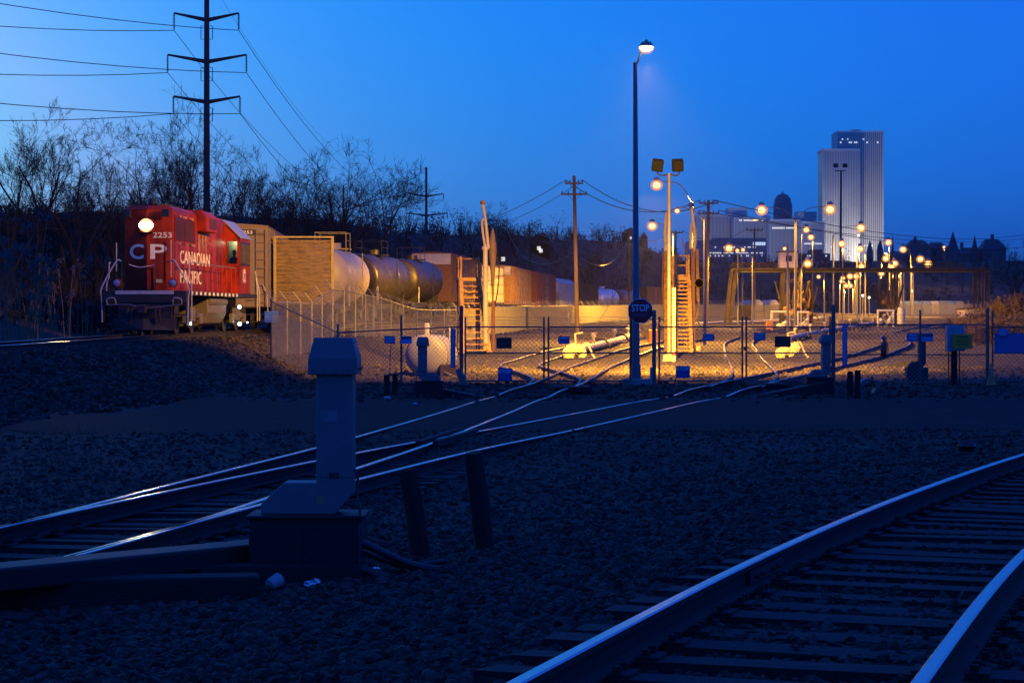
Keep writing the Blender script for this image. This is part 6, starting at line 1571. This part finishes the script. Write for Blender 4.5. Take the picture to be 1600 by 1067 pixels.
# dry reeds at the left edge and shrubs on the right mound
m_reed = mat('dry_reed', (.20,.13,.065), .85, 0, .3, 4); m_plume = mat('reed_plume', (.09,.07,.065), .9, 0, .3, 5)
def reeds(label, px, Y, n, h, seed):
    p = on(px, Y); t = thing('reed_clump', label, 'reeds', p, 0, 'dry reeds by the embankment'); rg = random.Random(seed); st = MB(); pl = MB()
    for i in range(n):
        a = rg.uniform(-.9,.9); x0, y0 = rg.uniform(-1.1,1.1), rg.uniform(-.6,.6); L = h*rg.uniform(.55,1.05); lean = rg.uniform(.05,.5)
        pts = [Vector((x0,y0,-.1)), Vector((x0+lean*.25*L,y0,L*.45)), Vector((x0+lean*.7*L,y0,L*.82)), Vector((x0+lean*.95*L,y0,L))]
        pts = [Vector((x0 + (q.x-x0)*a*1.0, q.y, q.z)) for q in pts]
        st.tube(catmull(pts,3), [.014]*9+[.006], 4)
        for k in range(16):
            u = rg.uniform(.0,.22); c = pts[-1].lerp(pts[-2], u) + Vector((rg.gauss(0,.06),rg.gauss(0,.06),rg.gauss(0,.08))); s_ = rg.uniform(.02,.06); pl.add([c+Vector((-s_,0,0)),c+Vector((s_,0,-s_)),c+Vector((0,s_,s_*1.6))],[(0,1,2)])
    st.build('stems', m_reed, t)['kind'] = 'stuff'; pl.build('plumes', m_plume, t)['kind'] = 'stuff'
reeds('tall dry reeds at the left picture edge behind the rail', 8, 61, 26, 4.0, 3); reeds('dry reeds just right of the left edge clump', 30, 62, 12, 2.6, 5); reeds('low pale reeds left of the locomotive steps', 88, 70, 16, 3.0, 7); reeds('short dry reeds beside the locomotive plow', 125, 71, 12, 1.4, 9)
gr = MB(); rg = random.Random(91)
for _ in range(420):
    Y = rg.uniform(26, 66); x = interp(T1X, Y) + rg.uniform(2.0, 7.5) if rg.random() < .6 else rg.uniform(-.27*Y, .27*Y)
    r_ = road_y(x)
    if (r_[0] < Y < r_[1] and G(x, Y) < interp(BASE, Y) + .2) or (x > -6 and not (r_[1] < Y < r_[1] + 3 or r_[0] - 2 < Y < r_[0])) or abs(x - interp(T1X, Y)) < 1.8: continue
    z = G(x, Y)
    for k in range(14):
        a = rg.uniform(0, 6.28); h = rg.uniform(.06, .26); l = h*rg.uniform(.2,.8); bx, by = x+rg.gauss(0,.12), Y+rg.gauss(0,.12)
        gr.add([(bx-.006,by,z-.02),(bx+.006,by,z-.02),(bx+math.cos(a)*l,by+math.sin(a)*l,z+h)],[(0,1,2)])
tag(gr.build('dead_grass', mat('dead_grass_blades', (.12,.09,.05), .9, 0, .3, 3)), 'sparse dead grass along the embankment and road edges', 'grass', kind='stuff')
m_shrub = mat('dry_brown_shrub', (.11,.075,.045), .9, 0, .4, 2)
SHR = []
for sd in (1,2,3):
    rg = random.Random(sd); st = MB(); lf = MB()
    for i in range(60):
        a = rg.uniform(0,6.28); l = rg.uniform(.5,1.0); e = Vector((math.cos(a)*l*rg.uniform(.1,.6), math.sin(a)*l*rg.uniform(.1,.6), l)); st.tube([Vector((0,0,-.1)), e*.5 + Vector((rg.gauss(0,.05),rg.gauss(0,.05),0)), e], [.012,.008,.003], 3)
        for k in range(22):
            u = rg.uniform(.15,1.05); c = e*u + Vector((rg.gauss(0,.09),rg.gauss(0,.09),rg.gauss(0,.07))); s_ = rg.uniform(.012,.034); d = Vector((rg.gauss(0,1),rg.gauss(0,1),rg.gauss(0,1)))*s_
            lf.add([c-d, c+Vector((d.y,-d.x,d.z))*.7, c+d, c+Vector((-d.y,d.x,d.z*.3))*.7],[(0,1,2,3)])
    a = st.build('stems', m_reed); b = lf.build('foliage', m_shrub); SHR.append((a.data,b.data)); bpy.data.objects.remove(a); bpy.data.objects.remove(b)
rg = random.Random(5); n = 0; ORD = ['lowest','small','slanting','broad','tufted','tall','ragged','dense','pointed','leaning','topmost','round','thin','wide','outer','edge','rear','front','hidden','last']
for i in range(26):
    px = 1500 + (i % 13)*9.5 + rg.uniform(-4,4); Y = 112 + (i//13)*7 + rg.uniform(-3,3)
    p = on(px, Y); t = thing('dry_shrub', 'dry brown shrub on the mound at the right edge', 'shrub', p, rg.uniform(0,6), 'dry shrubs covering the right mound'); k = rg.uniform(1.0,1.7); t.scale = (k*1.1,k*1.1,k)
    for nm, me in zip(('stems','foliage'), rg.choice(SHR)):
        o = bpy.data.objects.new(nm, me); COL.objects.link(o); o.parent = t
p = hit(1478, 507); t = thing('dry_shrub', 'small yellow lit bush above the grey cabinet', 'shrub', on(1487, 100), .5); t.scale = (.8,.8,.9)
for nm, me in zip(('stems','foliage'), SHR[1]): o = bpy.data.objects.new(nm, me); COL.objects.link(o); o.parent = t

# ------------------------------------------------------------------ steel pylons and power lines
m_pyl = mat('weathered_pylon_steel', (.035,.035,.04), .7, .3, .2, .5)
def pylon(label, px, Y, top, arms, r):
    p = on(px, Y); s = sc(Y); t = thing('steel_pylon', label, 'pylon', p, 0, 'steel pylons'); z = lambda py: ZC+(HY-py)/s-p.z
    MB().cyl((0,0,-.5),(0,0,z(top)),r,r*.7,12).build('shaft', m_pyl, t, smooth=True)
    tips = []
    for (yc, yt, x0, x1, ins) in arms:
        for xp in (x0, x1):
            dx = (xp-px)/s; a = MB().tube(catmull([(0,0,z(yc)),(dx*.55,0,z(yc*.45+yt*.55)),(dx,0,z(yt))],4), [.22,.2,.18,.16,.15,.13,.12,.11,.10], 7).build('arm', m_pyl, t, smooth=True)
            b = MB(); zt = z(yt); n = 11; L = ins/s
            b.cyl((dx,0,zt),(dx,0,zt-L),.04,n=5)
            for k in range(n): b.cyl((dx,0,zt-.1-L*.9*k/n),(dx,0,zt-.16-L*.9*k/n),.14,.05,8)
            b.build('insulator', m_dark, a); tips.append(Vector((p.x+dx, Y, p.z+zt-L)))
        b = MB(); w = 9/s if top < 0 else 5/s
        for k in (-1,1): b.tube([(w*k*.55,0,z(yc+9)),(w*k,0,z(yc+9)),(w*k,0,z(yc+30)),(w*k*.55,0,z(yc+30))] if top < 0 else [(w*k*.5,0,z(yc+5)),(w*k,0,z(yc+5)),(w*k,0,z(yc+15)),(w*k*.5,0,z(yc+15))], .04, 5)
        b.build('climbing_frame', m_pyl, t)
    return tips, Vector((p.x, Y, p.z + z(top)))
P1, P1t = pylon('tall dark steel pylon with three pairs of arms on the left', 323, 190, -40, [(32,21,272,373,27),(97,86,262,385,28),(160,151,271,375,27)], .34)
P2, P2t = pylon('distant dark steel pylon above the brown boxcar', 666, 400, 262, [(307,303,641,693,9),(337,333,635,699,9),(367,365,642,693,8)], .30)
def wire(name, label, a, b, sag, r=.022, n=22, group='overhead power lines'):
    pts = [a.lerp(b, i/n) - Vector((0,0,sag*4*(i/n)*(1-i/n))) for i in range(n+1)]
    o = MB().tube(pts, r, 4).build(name, m_wire); return tag(o, label, 'cable', group)
side = ['upper left','upper right','middle left','middle right','lower left','lower right']
for i, (a, b) in enumerate(zip(P1, P2)):
    wire('power_line', 'cable from the %s arm of the tall pylon to the distant pylon' % side[i], a, b, 7.5, .035)
    far_ = Vector((-90 + (3.4 if i % 2 else -3.4), 60 + (-1.6 if i % 2 else 1.6), a.z + .3 + (2.5 if i % 2 else 0)))
    wire('power_line', 'cable from the %s arm of the tall pylon out to the left' % side[i], a, far_, 5.5 - (.8 if i % 2 else 0), .035)
wire('shield_wire', 'thin wire from the tall pylon top to the distant pylon top', P1t, P2t, 9.0, .018)
for i, (k, lab) in enumerate(((0,'first'),(3,'outermost'))):
    wire('utility_line', '%s upper cable from the wooden pole left to the far pylon' % lab, up1[k], P2[1 if i else 0] + Vector((0,-.5,0)), 4.0, .025)
    wire('utility_line', '%s cable from the tall wooden pole right to the next pole' % lab, up1[k], up2[k], 1.5, .03)
    wire('utility_line', '%s cable from the right wooden pole off to the right edge' % lab, up2[4+k], Vector((120, 420, 25.5 - i*2)), 3.0, .03)
wire('utility_line', 'slack low cable from the tall wooden pole to the left ridge pole', up1[5]-Vector((0,0,4.6)), up6[3], 3.0, .03)
wire('utility_line', 'slack low cable from the tall wooden pole towards the loading column', up1[6]-Vector((0,0,4.6)), up3[2], 2.0, .03)
wire('drooping_cable', 'orange lit cable drooping right of the tall wooden pole', up1[6]-Vector((0,0,5.0)), up3[1]-Vector((0,0,1.5)), 5.0, .03)
wire('utility_line', 'thin cable from the far pole left of the lamp to the stair tower pole', up3[3], up4[0], 1.2, .025)
wire('utility_line', 'thin cable between the two far poles near the office buildings', up4[3], up5[0], 1.2, .025)
wire('utility_line', 'high thin cable across the tower block to the right edge', up2[2], Vector((140, 480, 33)), 5.0, .035)
# ------------------------------------------------------------------ lamp light
def spot(name, loc, target, power, angle, blend, col=SODIUM, radius=.15):
    d = bpy.data.lights.new(name, 'SPOT'); d.energy = power; d.spot_size = R(angle); d.spot_blend = blend; d.color = col; d.shadow_soft_size = radius
    o = bpy.data.objects.new(name, d); COL.objects.link(o); o.location = loc; o.rotation_euler = (Vector(loc) - Vector(target)).to_track_quat('Z', 'Y').to_euler(); return o
# the tall lamp throws its light back into the yard, away from the road
spot('main_lamp_light', MAIN_LAMP + Vector((0,.25,-.1)), (1.0, 93, .5), 54000, 146, 1.0)
for _tx, _ty in ((2.6, 80.0), (9.5, 79.0)): spot('yard_pool_beam', MAIN_LAMP + Vector((.05,.25,-.1)), (_tx, _ty, .2), 190000, 56, 1.0)  # extra narrow beams added for the bright pool on the yard ground
for p, e in LAMP_LIGHTS:
    spot('lamp_light', p, p + Vector((0, .1, -1)), e * 4.2, 172, .3)
# headlight beam
hl = wm @ Vector((0, .40, 3.80)); hd_ = (wm.to_3x3() @ Vector((.02, -1, -.06))).normalized()
spot('headlight_beam', hl, hl + hd_, 1100, 30, 1.0, (1.0,.74,.45), .12)
ip = wm @ Vector((1.15, C0+.7, 3.6)); d_ = bpy.data.lights.new('cab_light', 'POINT'); d_.energy = 6; d_.color = (.95,.95,.6); d_.shadow_soft_size = .05; o_ = bpy.data.objects.new('cab_light', d_); COL.objects.link(o_); o_.location = ip
ip = wm @ Vector((0, .25, 3.85)); d_ = bpy.data.lights.new('headlight_spill', 'POINT'); d_.energy = 6; d_.color = (1,.7,.4); d_.shadow_soft_size = .1; o_ = bpy.data.objects.new('headlight_spill', d_); COL.objects.link(o_); o_.location = ip
# facade floodlights of the city
CF = (1.0, .90, .74)
for px, Y, pw in ((1330, CD-70, 3.4e5), (1364, CD-30, 1.6e5), (1145, CD-260, 3.6e5), (1235, CD-260, 1.6e5)):
    c = P(px, 415, Y); spot('facade_floodlight', c, (c.x, Y+150, c.z+60), pw, 100, .8, CF, 3.0)
# ------------------------------------------------------------------ thin haze volume added so the lamps get soft halos
hm = bpy.data.materials.new('lamp_halo_haze'); hm.use_nodes = True; hn = hm.node_tree.nodes; hn.clear()
h_out = hn.new('ShaderNodeOutputMaterial'); h_v = hn.new('ShaderNodeVolumePrincipled')
h_v.inputs['Color'].default_value = (.85,.88,.95,1); h_v.inputs['Density'].default_value = 0.00006; h_v.inputs['Anisotropy'].default_value = 0.1
hm.node_tree.links.new(h_v.outputs[0], h_out.inputs['Volume'])
o = MB().box(-1600, 1600, -80, 2900, -8, 300).build('haze', hm); tag(o, 'thin haze volume added over the yard for soft lamp halos', 'haze', kind='stuff')
